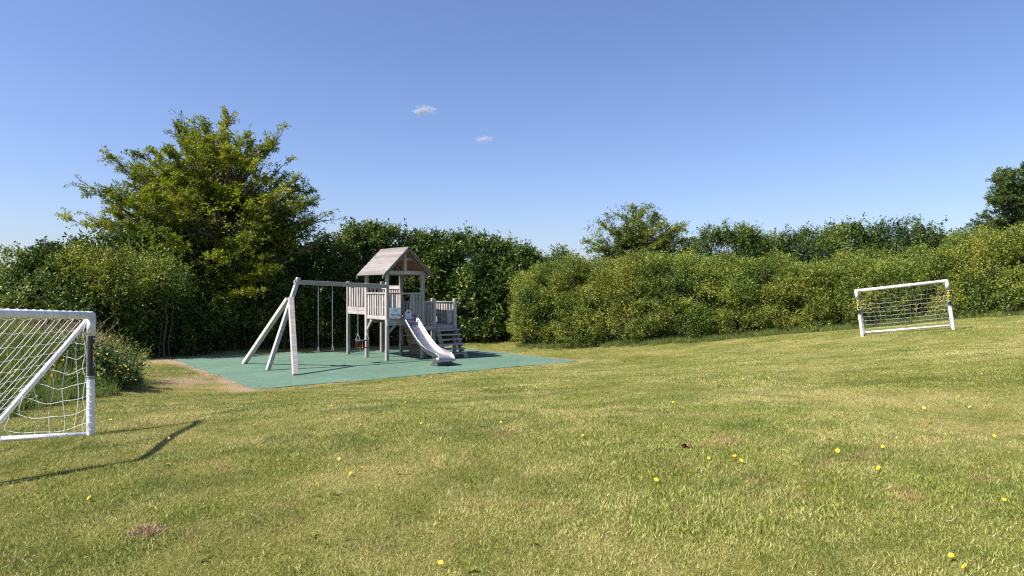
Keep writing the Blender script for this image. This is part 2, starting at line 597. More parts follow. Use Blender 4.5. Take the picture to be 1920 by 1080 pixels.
W_, D1, D2 = 1.24, 1.33, 2.66
post(0, 0, 2.66); post(W_, 0, 2.66); post(0, D1, 2.66)
q = box('post', (W_, D1, 1.33), (.1, .1, 2.66), M['wood_v'], tower, bevel=.008)
post(0, D2, 2.42); post(W_, D2, 2.42)
post(1.67, 0, 1.85); post(2.45, 0, 1.86); post(1.67, D1, 1.85); post(2.45, D1, 1.85)

slat_cache = {}


def slat(c, s, mat, parent, name='slat'):
    key = (round(s[0], 3), round(s[1], 3), round(s[2], 3), mat.name)
    if key not in slat_cache:
        bm = bmesh.new(); add_box(bm, (0, 0, 0), s, None, .004)
        me = bpy.data.meshes.new(name); bm.to_mesh(me); bm.free(); me.materials.append(mat)
        slat_cache[key] = me
    o = bpy.data.objects.new(name, slat_cache[key])
    link(o, parent); o.location = c
    o.rotation_euler = (random.uniform(-.012, .012), random.uniform(-.012, .012), 0)
    return o


def railing(p0, p1, ztop, zbot, n_slats, base=True, inset=.05, w=.09, gap0=0.0, gap1=0.0):
    """panel of upright slats between two posts: rails are the part, slats its sub-parts"""
    p0 = Vector((*p0, 0)); p1 = Vector((*p1, 0))
    d = (p1 - p0).normalized(); L = (p1 - p0).length
    alongx = abs(d.x) > abs(d.y)
    mat = M['wood_x'] if alongx else M['wood_y']
    bm = bmesh.new()
    a = p0 + d * (inset + gap0); c = p1 - d * (inset + gap1)
    mid = (a + c) / 2; ln = (c - a).length
    s = (ln, .075, .05) if alongx else (.075, ln, .05)
    add_box(bm, (mid.x, mid.y, ztop - .025), s, None, .005)
    nrm = Vector((-d.y, d.x, 0))
    s2 = (ln, .03, .07) if alongx else (.03, ln, .07)
    add_box(bm, (mid.x + nrm.x * .031, mid.y + nrm.y * .031, ztop - .086), s2, None, .004)
    if base:
        add_box(bm, (mid.x + nrm.x * .031, mid.y + nrm.y * .031, zbot + .05), s2, None, .004)
    r = bm_obj('railing', bm, mat, tower)
    step = ln / n_slats
    for k in range(n_slats):
        c0 = a + d * (step * (k + .5))
        sz = (min(w, step * .6), .022, ztop - .053 - zbot) if alongx else (.022, min(w, step * .6), ztop - .053 - zbot)
        slat((c0.x, c0.y, (ztop - .053 + zbot) / 2), sz, M['wood_v'], r)
    return r


# left face, lower deck, with bottom board; then the higher deck
railing((0, D1), (0, 0), 2.06, 1.35, 8, base=False)
box('board', (0, D1 / 2, 1.29), (.045, D1 - .1, .11), M['wood_y'], tower)
railing((0, D2), (0, D1), 2.3, 1.6, 7, base=False)
box('board', (-.02, (D1 + D2) / 2, 1.535), (.04, D1 + .06, .115), M['wood_y'], tower)
box('board', (-.02, (D1 + D2) / 2, 1.413), (.04, D1 + .06, .115), M['wood_y'], tower)
# front face of the tower
bm = bmesh.new(); add_box(bm, (W_ / 2, 0, 2.03), (W_ - .1, .06, .05), None, .005)
fr = bm_obj('railing', bm, M['wood_x'], tower)
for x in (.12, .25): slat((x, .0, 1.65), (.08, .022, .7), M['wood_v'], fr)
for x in (.92, 1.03, 1.14): slat((x, .0, 1.62), (.08, .022, .76), M['wood_v'], fr)
slat((.83, .0, 1.64), (.07, .05, .72), M['wood_v'], fr)
# far side panels
railing((W_, D1), (W_, D2), 2.28, 1.5, 8, base=False)
railing((0, D2), (W_, D2), 2.28, 1.5, 8, base=False)
# stair landing
railing((W_, 0), (1.67, 0), 1.76, 1.02, 3, base=False)
railing((2.45, D1), (2.45, 0), 1.76, 1.05, 8, base=False)
railing((1.67, D1), (2.45, D1), 1.76, 1.05, 5, base=False)
railing((W_, D1), (1.67, D1), 1.76, 1.05, 3, base=False)
box('rail', (2.06, 0, 1.735), (.68, .05, .05), M['wood_x'], tower)
for x in (2.2, 2.3): slat((x, .0, 1.38), (.07, .022, .65), M['wood_v'], tower, 'slat')

# decks: planks across
def deck(x0, x1, y0, y1, z, n_, alongx=True):
    bm = bmesh.new()
    for yy in (y0 + .03, y1 - .03):
        add_box(bm, ((x0 + x1) / 2, yy, z - .1), (x1 - x0 - .1, .045, .14), None, .004)
    d = bm_obj('deck', bm, M['wood_x'], tower)
    st = (y1 - y0) / n_
    for k in range(n_):
        slat(((x0 + x1) / 2, y0 + st * (k + .5), z - .0135), (x1 - x0 - .102, st * .93, .028), M['wood_x'], d, 'plank')
    return d


deck(0, W_, .0, D1, 1.27, 12)
deck(0, W_, D1, D2, 1.56, 12)
deck(W_, 2.45, .0, D1, 1.03, 12)
box('board', (W_ / 2, -.055, 1.155), (W_ + .08, .04, .18), M['wood_x'], tower)
box('board', (1.85, -.055, .94), (1.17, .04, .15), M['wood_x'], tower)
box('board', (2.51, D1 / 2, .94), (.04, D1 + .06, .15), M['wood_y'], tower)
# knee braces
for a, b2 in (((.05, 0, .85), (.3, 0, 1.1)), ((W_, .05, .8), (W_, .33, 1.1)), ((0, D1 - .05, .9), (0, D1 - .32, 1.2))):
    bar('brace', a, b2, .045, .07, M['wood_x'], tower)

# climbing wall under the landing (boards and holds)
cw = box('climbing_wall', (W_ + .02, .68, .66), (.02, 1.12, .02), M['wood_y'], tower)
tilt = Matrix.Rotation(math.radians(-14), 3, 'Y')
for k in range(6):
    z = .12 + .17 * k
    x = W_ + .06 + .17 * math.tan(math.radians(14)) * (5 - k)
    o = box('plank', (x, .68, z), (.03, 1.16 - .05 * (k % 2), .158), M['rawwood'], cw, tilt)
for i in range(9):
    k = i % 5
    bm = bmesh.new()
    bmesh.ops.create_icosphere(bm, subdivisions=1, radius=.045, matrix=Matrix.Translation((W_ + .03 + .042 * (5 - k) , .25 + .11 * i, .17 + .17 * k)) @ Matrix.Diagonal((.7, 1, .8, 1)))
    bm_obj('hold', bm, [M['rubber'], M['soil'], M['steeld']][i % 3], cw, True)

# roof
RZ, EZ, RUN = 3.42, 2.60, .83
y0, y1 = -.22, D1 + .2
cxr = W_ / 2
bm = bmesh.new()
add_box(bm, (cxr, 0, 2.67), (W_ + .34, .05, .11), None, .004)
add_box(bm, (cxr, D1, 2.67), (W_ + .34, .05, .11), None, .004)
add_box(bm, (cxr, (y0 + y1) / 2, RZ - .09), (.05, y1 - y0 - .1, .1), None, .004)
roof = bm_obj('roof', bm, M['wood_x'], tower)
for yy in (0.0, D1):
    box('king_post', (cxr, yy, 3.02), (.09, .045, .6), M['wood_v'], roof)
    box('collar_beam', (cxr, yy + .04, 3.09), (.56, .04, .08), M['wood_x'], roof)
for sgn in (-1, 1):
    for yy in (0.0, D1):
        bar('rafter', (cxr, yy - .003 * sgn, RZ - .06), (cxr + sgn * (RUN - .04), yy - .003 * sgn, EZ + .0), .05, .09, M['rawwood'], roof, roll=Vector((0, 1, 0)))
    for yy in (y0 + .01, y1 - .01):
        a = Vector((cxr + sgn * .01, yy, RZ - .02)); c3 = Vector((cxr + sgn * RUN, yy, EZ - .02))
        bar('barge_board', a, c3, .095, .025, M['roofwood'], roof, roll=Vector((0, 1, 0)))
        # curled tail of the barge board
        bm = bmesh.new()
        prof = []
        for k in range(7):
            t = k / 6
            prof.append((sgn * (RUN - .03 + .07 * math.sin(t * 1.6)), EZ + .03 - .15 * t, .055 * (1 - .6 * t)))
        rows = []
        for (px_, pz_, w2) in prof:
            rows.append([bm.verts.new((cxr + px_ + s * w2 * .7, yy + d, pz_)) for s, d in ((-1, -.012), (1, -.012), (1, .012), (-1, .012))])
        for k in range(6):
            for j in range(4):
                bm.faces.new((rows[k][j], rows[k][(j + 1) % 4], rows[k + 1][(j + 1) % 4], rows[k + 1][j]))
        bm.faces.new(rows[0]); bm.faces.new(rows[-1][::-1])
        bmesh.ops.recalc_face_normals(bm, faces=bm.faces)
        bm_obj('barge_tail', bm, M['roofwood'], roof)
    NP = 8
    sl = Vector((sgn * RUN, 0, EZ - RZ)); Ls = sl.length; sd_ = sl.normalized()
    nn = Vector((sgn * -sd_.z * sgn, 0, abs(sd_.x)))
    nn = Vector((0, 1, 0)).cross(sd_); nn = nn if nn.z > 0 else -nn
    Rm = Matrix((sd_, nn.cross(sd_), nn)).transposed()
    for k in range(NP):
        t = (k + .5) / NP
        tiltp = Matrix.Rotation(math.radians(3.5), 3, Rm @ Vector((0, 1, 0))) @ Rm
        c4 = Vector((cxr, (y0 + y1) / 2 + random.uniform(-.006, .006), RZ)) + sd_ * (Ls * t + .015) + nn * .024
        o = box('plank', (0, 0, 0), (Ls / NP + .025, y1 - y0 + .05, .018), M['roofwood'], roof, None, .003)
        o.location = c4; o.rotation_euler = tiltp.to_euler()
        # boards lining the underside
        o2 = box('lining_board', (0, 0, 0), (Ls / NP - .008, y1 - y0 - .04, .012), M['rawwood'], roof, None, 0)
        o2.location = c4 - nn * .024; o2.rotation_euler = Rm.to_euler()
box('ridge_board', (cxr, (y0 + y1) / 2, RZ + .028), (.07, y1 - y0 + .06, .02), M['roofwood'], roof)

# swing beam and frame
bar('swing_beam', (-.055, -.1, 2.25), (-2.9, -.1, 2.36), .09, .12, M['polewood'], tower)
bar('leg', (-3.62, -.1, 0.0), (-2.78, -.1, 2.48), .1, .13, M['polewood'], tower, roll=Vector((0, 1, 0)))
bar('leg', (-3.44, -1.58, 0.0), (-3.02, -.17, 1.92), .11, .135, M['polewood'], tower, roll=Vector((1, 0, 0)))
bar('leg', (-3.6, 1.95, 0.0), (-3.04, -.01, 1.9), .11, .12, M['polewood'], tower, roll=Vector((1, 0, 0)))
bm = bmesh.new()
add_box(bm, (-2.86, -.1, 2.36), (.03, .125, .2), Matrix.Rotation(.32, 3, 'Y'), .003)
add_box(bm, (-3.03, -.1, 1.86), (.15, .2, .03), Matrix.Rotation(.32, 3, 'Y'), .003)
for x in (-2.62, -2.1, -1.18, -.72): add_tube(bm, [(x, -.1, 2.36 + (x + 2.9) * -.039), (x, -.1, 2.26 + (x + 2.9) * -.039)], .014, 8)
bm_obj('bracket', bm, M['steeld'], tower)
bm = bmesh.new()
for x, y in ((0, 0), (W_, 0), (0, D1), (1.67, 0), (2.45, 0)):
    for z in (1.16, 1.22): add_tube(bm, [(x - .02, y - .062, z), (x - .02, y - .05, z)], .012, 8)
bm_obj('bolt', bm, M['steeld'], tower)

# slide
bm = bmesh.new()
prof = [(-.02, 1.27), (.12, 1.255), (.22, 1.19), (.4, 1.04), (.7, .79), (1.0, .56), (1.3, .38), (1.55, .29), (1.8, .25), (2.05, .235), (2.2, .225), (2.27, .19), (2.29, .13)]
SX, SW = .64, .43
sec = [(-SW / 2 - .02, .15), (-SW / 2, .16), (-SW / 2 + .006, .03), (-SW / 2 + .05, .0), (SW / 2 - .05, .0), (SW / 2 - .006, .03), (SW / 2, .16), (SW / 2 + .02, .15)]
rows = []
for i, (s, z) in enumerate(prof):
    f2 = 1.0 if i < 9 else max(.15, 1 - (i - 8) * .22)
    if i < 2: f2 = .55 + .2 * i
    t = i / (len(prof) - 1)
    rows.append([bm.verts.new((SX + x * (1.0 + .14 * t), -.05 - s, z + h * f2)) for x, h in sec])
for a, c5 in zip(rows, rows[1:]):
    for j in range(len(sec) - 1):
        bm.faces.new((a[j], a[j + 1], c5[j + 1], c5[j]))
bmesh.ops.recalc_face_normals(bm, faces=bm.faces)
slide = bm_obj('slide', bm, M['steel'], tower, True)
sm = slide.modifiers.new('thick', 'SOLIDIFY'); sm.thickness = .006; sm.offset = 0
for sgn in (-1, 1):
    bm = bmesh.new()
    add_tube(bm, [(SX + sgn * (SW / 2 + .012) * (1 + .14 * i / 12), -.05 - s, z + .155 * (1.0 if 1 < i < 9 else .6 if i < 9 else max(.15, 1 - (i - 8) * .22))) for i, (s, z) in enumerate(prof[:-2])], .017, 8)
    bm_obj('side_rail', bm, M['steel'], slide, True)
bm = bmesh.new()
add_box(bm, (SX, -2.03, .12), (.46, .3, .17), None, .02)
add_box(bm, (SX, -2.02, .025), (.52, .36, .05), None, .012)
bm_obj('slide_foot', bm, M['steelk'], slide)
bm = bmesh.new()
add_tube(bm, [(SX - .255, -2.16, .17), (SX + .255, -2.16, .17)], .075, 14)
bm_obj('rolled_end', bm, M['steel'], slide, True)
bm = bmesh.new()
add_tube(bm, [(SX - .06, -.12, 1.25), (SX - .065, -.12, 1.42), (SX - .04, -.12, 1.49), (SX + .02, -.12, 1.515), (SX + .08, -.12, 1.49), (SX + .105, -.12, 1.42), (SX + .1, -.12, 1.25)], .026, 10)
add_box(bm, (SX + .02, -.115, 1.33), (.14, .012, .2), None, .004)
bm_obj('hand_grip', bm, M['upvcg'], slide)

# stairs
bm = bmesh.new()
for x in (1.745, 2.375):
    add_box(bm, (x, -.3, .5), (.05, .14, 1.12), Matrix.Rotation(math.radians(-25), 3, 'X'), .004)
stairs = bm_obj('stairs', bm, M['wood_v'], tower)
for k in range(6):
    z = .14 + .145 * k
    y = -.12 - .44 * (1 - k / 6.0)
    slat((2.06, y, z), (.82, .2, .045), M['wood_x'], stairs, 'tread')
    for x in (1.7, 2.42):
        slat((x, y + .01, z - .055), (.05, .15, .07), M['wood_x'], stairs, 'step_block')
box('footing', (2.4, -.62, .06), (.16, .2, .12), M['steeld'], stairs)

# sign on the tower
sign = box('sign_board', (.235, -.075, 1.455), (.37, .016, .29), M['signw'], tower, None, .003)


def text_mesh(body, size, mat, parent, M4, name='lettering', extrude=.001, bold=0.0):
    cu = bpy.data.curves.new('t', 'FONT')
    cu.body = body; cu.size = size; cu.extrude = extrude; cu.align_x = 'CENTER'; cu.align_y = 'CENTER'; cu.offset = bold
    cu.resolution_u = 3
    ob = bpy.data.objects.new('t', cu); COL.objects.link(ob)
    bpy.context.view_layer.update()
    dg = bpy.context.evaluated_depsgraph_get()
    me = bpy.data.meshes.new_from_object(ob.evaluated_get(dg))
    bpy.data.objects.remove(ob); bpy.data.curves.remove(cu)
    me.transform(M4); me.materials.clear(); me.materials.append(mat); me.name = name
    return link(bpy.data.objects.new(name, me), parent)


face = Matrix.Translation((.235, -.0865, 1.39)) @ Matrix.Rotation(math.radians(90), 4, 'X')
text_mesh('Play area', .085, M['teal'], sign, face, bold=.0015)
bm = bmesh.new()
add_tube(bm, [(.19, -.086, 1.5), (.235, -.086, 1.555), (.28, -.086, 1.5)], .006, 6)
add_tube(bm, [(.215, -.086, 1.5), (.215, -.086, 1.48), (.255, -.086, 1.48), (.255, -.086, 1.5)], .004, 6)
bm_obj('emblem', bm, M['teal'], sign)


# swings hang from the beam: things of their own
def chain_links(bm, a, b, r=.0075):
    a = Vector(a); b = Vector(b)
    add_tube(bm, [a.lerp(b, t) + Vector((math.sin(t * 60) * .003, math.cos(t * 50) * .003, 0)) for t in [i / 24 for i in range(25)]], r, 5)


def tower_pt(x, y, z):
    return Matrix.Translation(TW) @ Matrix.Rotation(TH, 4, 'Z') @ Vector((x, y, z))


sw = empty('swing', tower_pt(-2.0, -.1, 0), TH, 'flat black seat swing on two long chains beside the leaning frame', 'swing', 'swings on the tower beam')
bm = bmesh.new(); add_box(bm, (0, 0, .41), (.46, .18, .03), None, .01)
bm_obj('seat', bm, M['rubber'], sw)
for s in (-1, 1):
    bm = bmesh.new()
    chain_links(bm, (s * .21, 0, 2.3), (s * .21, 0, .6))
    chain_links(bm, (s * .21, 0, .6), (s * .215, .07, .42)); chain_links(bm, (s * .21, 0, .6), (s * .215, -.07, .42))
    bm_obj('chain', bm, M['chain'], sw)
ts = empty('toddler_swing', tower_pt(-.86, -.1, 0), TH + .1, 'toddler cradle swing with red and yellow guard bars by the tower post', 'swing', 'swings on the tower beam')
bm = bmesh.new(); add_box(bm, (0, 0, .45), (.27, .22, .03), None, .01)
bm_obj('seat', bm, M['rubber'], ts)
bm = bmesh.new()
add_tube(bm, [(-.15, -.12, .67), (.15, -.12, .67), (.15, .12, .67), (-.15, .12, .67), (-.15, -.12, .67)], .015, 8)
bm_obj('guard_rail', bm, M['bluep'], ts)
for i, (x, y) in enumerate([(-.15, -.12), (-.075, -.125), (0, -.13), (.075, -.125), (.15, -.12), (-.15, .12), (0, .12), (.15, .12), (-.15, 0), (.15, 0)]):
    bm = bmesh.new(); add_tube(bm, [(x, y, .66), (x * .95, y * .95, .44)], .014, 8)
    bm_obj('guard_bar', bm, M['yellowp'] if i in (1, 6) else M['red'], ts)
for s in (-1, 1):
    bm = bmesh.new()
    chain_links(bm, (s * .15, 0, 2.24), (s * .15, 0, .88))
    chain_links(bm, (s * .15, 0, .88), (s * .15, .12, .67)); chain_links(bm, (s * .15, 0, .88), (s * .15, -.12, .67))
    bm_obj('chain', bm, M['chain'], ts)


# ------------------------------------------------------------------ football goals
def goal(name, mat4, W, H, D, label, torn, cord):
    g = bpy.data.objects.new(name, None); link(g)
    g.matrix_world = mat4
    tag(g, label, 'goal', 'small football goals on the lawn')
    r = .036
    for x in (0, W):
        bm = bmesh.new(); add_tube(bm, [(x, 0, 0), (x, 0, H)], r, 16); bm_obj('goalpost', bm, M['upvc'], g, False)
        bm = bmesh.new()
        s = 1 if x == 0 else -1
        add_tube(bm, [(x, 0, H - .2), (x, 0, H - .012), ], r + .004, 16)
        add_tube(bm, [(x, 0, H), (x + s * .11, 0, H)], r + .004, 16)
        bmesh.ops.create_uvsphere(bm, u_segments=14, v_segments=8, radius=r + .005, matrix=Matrix.Translation((x, 0, H)))
        bm_obj('corner_joint', bm, M['upvcg'], g, True)
        bm = bmesh.new(); add_tube(bm, [(x, .02, H - .03), (x, D * .93, .06), (x, D, .03)], r * .72, 12); bm_obj('back_stay', bm, M['upvc'], g, True)
        bm = bmesh.new(); add_tube(bm, [(x, 0, .026), (x, D, .026)], r * .72, 12); bm_obj('ground_bar', bm, M['upvc'], g, True)
        # sticker: black band wrapped round the front of the post, white letters
        bm = bmesh.new()
        zt, zb = H * .83, H * .5
        rings = []
        for z in (zb, zt):
            rings.append([bm.verts.new((x + (r + .002) * math.sin(a), -(r + .002) * math.cos(a), z)) for a in np.linspace(-2.3, 2.3, 15)])
        for k in range(14): bm.faces.new((rings[0][k], rings[0][k + 1], rings[1][k + 1], rings[1][k]))
        st = bm_obj('sticker', bm, M['black'], g, True)
        for k, ch in enumerate('FORZA'):
            z = zt - .035 - k * .063
            M4 = Matrix.Translation((x, -(r + .0035), z)) @ Matrix.Rotation(math.radians(90), 4, 'X') @ Matrix.Rotation(math.radians(-90), 4, 'Z')
            o = text_mesh(ch, .075, M['yprint'] if k in (1, 2, 3) else M['white'], st, M4, 'letter', bold=.003)
            for v in o.data.vertices:      # bend round the post
                dx = v.co.x - x
                dep = v.co.y + (r + .0035)
                v.co.y = -(math.cos(dx / r)) * (r + .0035) + dep
                v.co.x = x + math.sin(dx / r) * (r + .0035)
        bm = bmesh.new()
        add_tube(bm, [(x, 0, zb - .006), (x, 0, zb - .014)], r + .003, 16); add_tube(bm, [(x, 0, zb - .022), (x, 0, zb - .03)], r + .003, 16)
        bm_obj('sticker_ring', bm, M['black'], st, True)
    bm = bmesh.new(); add_tube(bm, [(0.02, 0, H), (W - .02, 0, H)], r, 16); bm_obj('crossbar', bm, M['upvc'], g, True)
    bm = bmesh.new(); add_tube(bm, [(0, D, .026), (W, D, .026)], r * .72, 12); bm_obj('ground_bar', bm, M['upvc'], g, True)
    # net: back sheet, two side triangles
    lines = []
    sp = .14
    nx_, nz_ = int(W / sp), int(math.hypot(H, D) / sp)

    def sheet(u, v):
        sag = math.sin(math.pi * min(1, v)) * math.sin(math.pi * u) * (.05 if torn else .025)
        droop = .02 * abs(math.sin(u * nx_ * math.pi / 2.0)) * (1 - v)
        w = .02 * math.sin(u * 17 + v * 9) + .012 * math.sin(v * 23 + u * 31)
        return (.04 + (W - .08) * u + w, .03 + (D - .03) * v + sag * .5 + w * .4, H - .03 - (H - .05) * v - sag - droop)
    for i in range(nx_ + 1):
        lines.append([sheet(i / nx_, k / 30) for k in range(31)])
    for k in range(nz_ + 1):
        lines.append([sheet(i / 40, k / nz_) for i in range(41)])
    for x, si in ((0.0, 1), (W, -1)):
        for j in range(1, 8):
            y = D * j / 8
            zt_ = (H - .05) * (1 - j / 8)
            lines.append([(x + si * .03 * math.sin(t * 3.1 + j), y + .02 * math.sin(t * 7 + j * 2), .05 + (zt_ - .05) * t) for t in np.linspace(0, 1, 14)])
            z = H * j / 8.5
            ym = D * (1 - z / H)
            loose = .05 if torn else .012
            lines.append([(x + si * .03 * math.sin(t * 3.1), .0 + ym * t, z - loose * math.sin(math.pi * t) * 1.5 + .01 * math.sin(t * 13 + j)) for t in np.linspace(0, 1, 14)])
        # ties along the post
        for j in range(16):
            z = .06 + j * (H - .1) / 16
            if H * .47 < z < H * .84: continue
            lines.append([(x + (r + .004) * math.cos(a), (r + .004) * math.sin(a), z + a * .004) for a in np.linspace(0, 6.3, 9)])
        lines.append([(x + si * .03 + .008 * math.sin(t * 40), .05 + .012 * math.sin(t * 23), .03 + (H - .1) * t) for t in np.linspace(0, 1, 40)])
    for i in range(int(W / .14)):
        x = .1 + i * .14
        lines.append([(x + a * .006, (r + .004) * math.cos(a), H + (r + .004) * math.sin(a)) for a in np.linspace(0, 6.3, 9)])
    V_, F_ = tubes_np(lines, [cord] * len(lines), 4)
    net = mesh_np('net', V_, F_, M['net'], g)
    tag(net, kind='stuff')
    return g, net


def frame(origin, xdir, roll_up):
    x = Vector(xdir).normalized(); up = Vector(roll_up)
    y = up.cross(x).normalized(); z = x.cross(y)
    m4 = Matrix((x, y, z)).transposed().to_4x4(); m4.translation = Vector(origin)
    return m4


pn = Vector((-3.8, 4.89, hz(-3.8, 4.89) + .0)); pf = Vector((-4.2, 6.85, hz(-4.2, 6.85)))
pn.x -= .03; pf.x -= .03; pn.z = .80; pf.z = .705
goal_l, _ = goal('football_goal', frame(pn, pf - pn, (-.012, 0, 1)), (pf - pn).length, 1.22, .98,
                 'white football goal close by at the left edge, seen from its side', True, .0022)
pl = Vector((9.1, 17.72, .935)); pr = Vector((10.86, 16.70, 1.19))
xd = (pr - pl).normalized()
goal_r, _ = goal('football_goal', frame(pl, xd, Vector((-.105, .02, 1))), 2.0, 1.2, .9,
                 'small white football goal tilted on the right-hand slope before the hedge', False, .0019)
o = box('tag_card', (0, 0, 0), (.13, .008, .09), M['yprint'], goal_r, None, 0); o.location = (.3, .04, 1.12)
# loose rope tail on the near goal
bm = bmesh.new()
b0 = on_ground(4, 842)
pp = [Vector((-3.36 + .02 * math.sin(i * 1.3), 4.5 + .01 * i, 1.17 - .04 * i)) for i in range(9)]
add_tube(bm, [b0 + Vector((-.02, 0, .12)), b0 + Vector((.03, -.05, .09)), b0 + Vector((.055, -.14, .04)), b0 + Vector((.04, -.25, .03)), b0 + Vector((-.02, -.36, .03)), b0 + Vector((-.06, -.42, .025))], .006, 6)
tag(bm_obj('rope', bm, M['steeld'], None, True), 'frayed grey rope end curling on grass below the near goal', 'rope')

# ------------------------------------------------------------------ foliage machinery
def leaves_from(base, d, up, ll, lw, tint, fold=0.25):
    """one folded leaf (2 triangles) per row."""
    d = d / (np.linalg.norm(d, axis=1, keepdims=True) + 1e-9)
    s = np.cross(d, up); s /= np.linalg.norm(s, axis=1, keepdims=True) + 1e-9
    nrm = np.cross(s, d)
    ll = np.asarray(ll)[:, None]; lw = np.asarray(lw)[:, None]
    mid = base + d * ll * .45
    V_ = np.stack([base, mid + s * lw * .5 + nrm * lw * fold, base + d * ll, mid - s * lw * .5 + nrm * lw * fold], 1).reshape(-1, 3)
    k = np.arange(len(base))[:, None] * 4
    F_ = np.concatenate([k + np.array([[0, 1, 2]]), k + np.array([[0, 2, 3]])])
    return V_, F_, np.repeat(tint, 4)


def shoot_leaves(P0, D0, L, k, ll, lw, droop=.1, flat=0.0, tintc=None, rand=.9):
    """k leaves along each of N shoots"""
    n_ = len(P0)
    t = (np.arange(k)[None, :] + rng.random((n_, k))) / k
    L = np.broadcast_to(L, (n_,))
    B = P0[:, None, :] + D0[:, None, :] * (t * L[:, None])[:, :, None]
    B[:, :, 2] -= droop * (t ** 2) * L[:, None]
    R = rng.normal(size=(n_, k, 3))
    side = np.cross(D0, [0, 0, 1.0]); side /= np.linalg.norm(side, axis=1, keepdims=True) + 1e-9
    alt = np.where(np.arange(k) % 2 == 0, 1, -1)[None, :, None]
    d = D0[:, None, :] * .6 + side[:, None, :] * alt * (.9 * flat) + R * rand * (1 - .6 * flat)
    B = B + R * 0.02
    up = np.array([0, 0, 1.0]) + rng.normal(size=(n_, k, 3)) * (.75 - .35 * flat)
    if tintc is None: tintc = rng.random(n_)
    tt = np.clip(tintc[:, None] + rng.normal(size=(n_, k)) * .17, 0, 1)
    s = .65 + .6 * rng.random(n_ * k)
    return leaves_from(B.reshape(-1, 3), d.reshape(-1, 3), up.reshape(-1, 3), ll * s, lw * s, tt.ravel())


def merge(parts):
    Vs, Fs, Ts = [], [], []; b_ = 0
    for V_, F_, T_ in parts:
        Vs.append(V_); Fs.append(F_ + b_); Ts.append(T_); b_ += len(V_)
    return np.concatenate(Vs), np.concatenate(Fs), np.concatenate(Ts)


def blob_leaves(blobs, dens, k, sl, ll, lw, upb=.5, seed=1, lump=.35, freq=1.1, inner=.5, droop=.1, back=.35, flat=0.0):
    """leafy shoots over a union of ellipsoids. blobs: (x,y,z,rx,ry,rz). dens: shoots per m2"""
    B = np.array(blobs, float)
    area = 4 * math.pi * ((B[:, 3] * B[:, 4]) ** 1.6 + (B[:, 3] * B[:, 5]) ** 1.6 + (B[:, 4] * B[:, 5]) ** 1.6) ** (1 / 1.6) / 3 ** (1 / 1.6)
    n_ = int(area.sum() * dens)
    bi = rng.choice(len(B), n_, p=area / area.sum())
    u = rng.normal(size=(n_, 3)); u /= np.linalg.norm(u, axis=1, keepdims=True)
    # unseen backs are thinner
    tocam = -B[bi, :3] + np.array([0, 0, EYE]); tocam[:, 2] = 0; tocam /= np.linalg.norm(tocam, axis=1, keepdims=True)
    keep = ((u * tocam).sum(1) > -.25) | (u[:, 2] > .35) | (rng.random(n_) < back)
    keep &= u[:, 2] > -.75
    u = u[keep]; bi = bi[keep]
    C = B[bi, :3]; Rr = B[bi, 3:]
    rad = np.where(rng.random(len(u)) < inner, rng.random(len(u)) * .3 + .62, 1 + (rng.random(len(u)) - .6) * .1)
    P = C + u * Rr * rad[:, None]
    nz = vnoise(P, freq, seed) * .6 + vnoise(P, freq * 2.7, seed + 1) * .4
    P = P + u * ((nz - .5) * 2 * lump)[:, None]
    # drop points well inside other blobs
    ins = np.zeros(len(P), bool)
    for q_ in range(len(B)):
        dd = (((P - B[q_, :3]) / B[q_, 3:]) ** 2).sum(1)
        ins |= (dd < .42) & (bi != q_)
    hole = vnoise(P, freq * 1.9, seed + 9)
    ok = ~ins & (P[:, 2] > height(P[:, 0], P[:, 1]) + .02) & ((hole > .42) | (rng.random(len(P)) < .25) | (rad < .9))
    P = P[ok]; u = u[ok]; bi = bi[ok]; nz = nz[ok]
    D0 = u * .75 + np.array([0, 0, upb]) + rng.normal(size=P.shape) * .35
    D0 /= np.linalg.norm(D0, axis=1, keepdims=True)
    bt = rng.normal(size=len(B)) * .13
    tc_ = np.clip(.06 + .8 * vnoise(P, freq * 1.4, seed + 5) + bt[bi] + rng.normal(size=len(P)) * .13, 0, 1)
    return shoot_leaves(P, D0, sl * (.5 + rng.random(len(P))), k, ll, lw, droop, flat, tc_)


def spikes(x0, x1, yfun, zfun, n_, Lr, k, ll, lw, lean=.25):
    """upright shoots standing out of the top of a hedge"""
    X = rng.uniform(x0, x1, n_); P = np.stack([X, yfun(X), zfun(X)], 1)
    P += rng.normal(size=P.shape) * np.array([.1, .35, .08])
    D0 = rng.normal(size=P.shape) * lean + np.array([0, 0, 1.0]); D0 /= np.linalg.norm(D0, axis=1, keepdims=True)
    return shoot_leaves(P, D0, rng.uniform(*Lr, n_), k, ll, lw, .1, .4)


def stems_np(blobs, n_per, rmax=.035):
    lines, rr = [], []
    for b_ in blobs:
        x, y, z, rx, ry, rz = b_
        g = hz(x, y)
        for i in range(n_per):
            a = random.uniform(0, 6.28); rf = random.uniform(.2, .85)
            tip = np.array([x + rx * rf * math.cos(a), y + ry * rf * math.sin(a), z + rz * random.uniform(.0, .75)])
            bs = np.array([x + rx * .3 * math.cos(a), y + ry * .3 * math.sin(a), g - .05])
            t = np.linspace(0, 1, 6)[:, None]
            Pq = bs + (tip - bs) * t + np.array([0, 0, 1]) * (t * (1 - t)) * .3
            Pq[1:-1] += rng.normal(size=(4, 3)) * .05
            lines.append(Pq); rr.append(np.linspace(rmax * random.uniform(.5, 1), .006, 6))
    return tubes_np(lines, rr, 5)


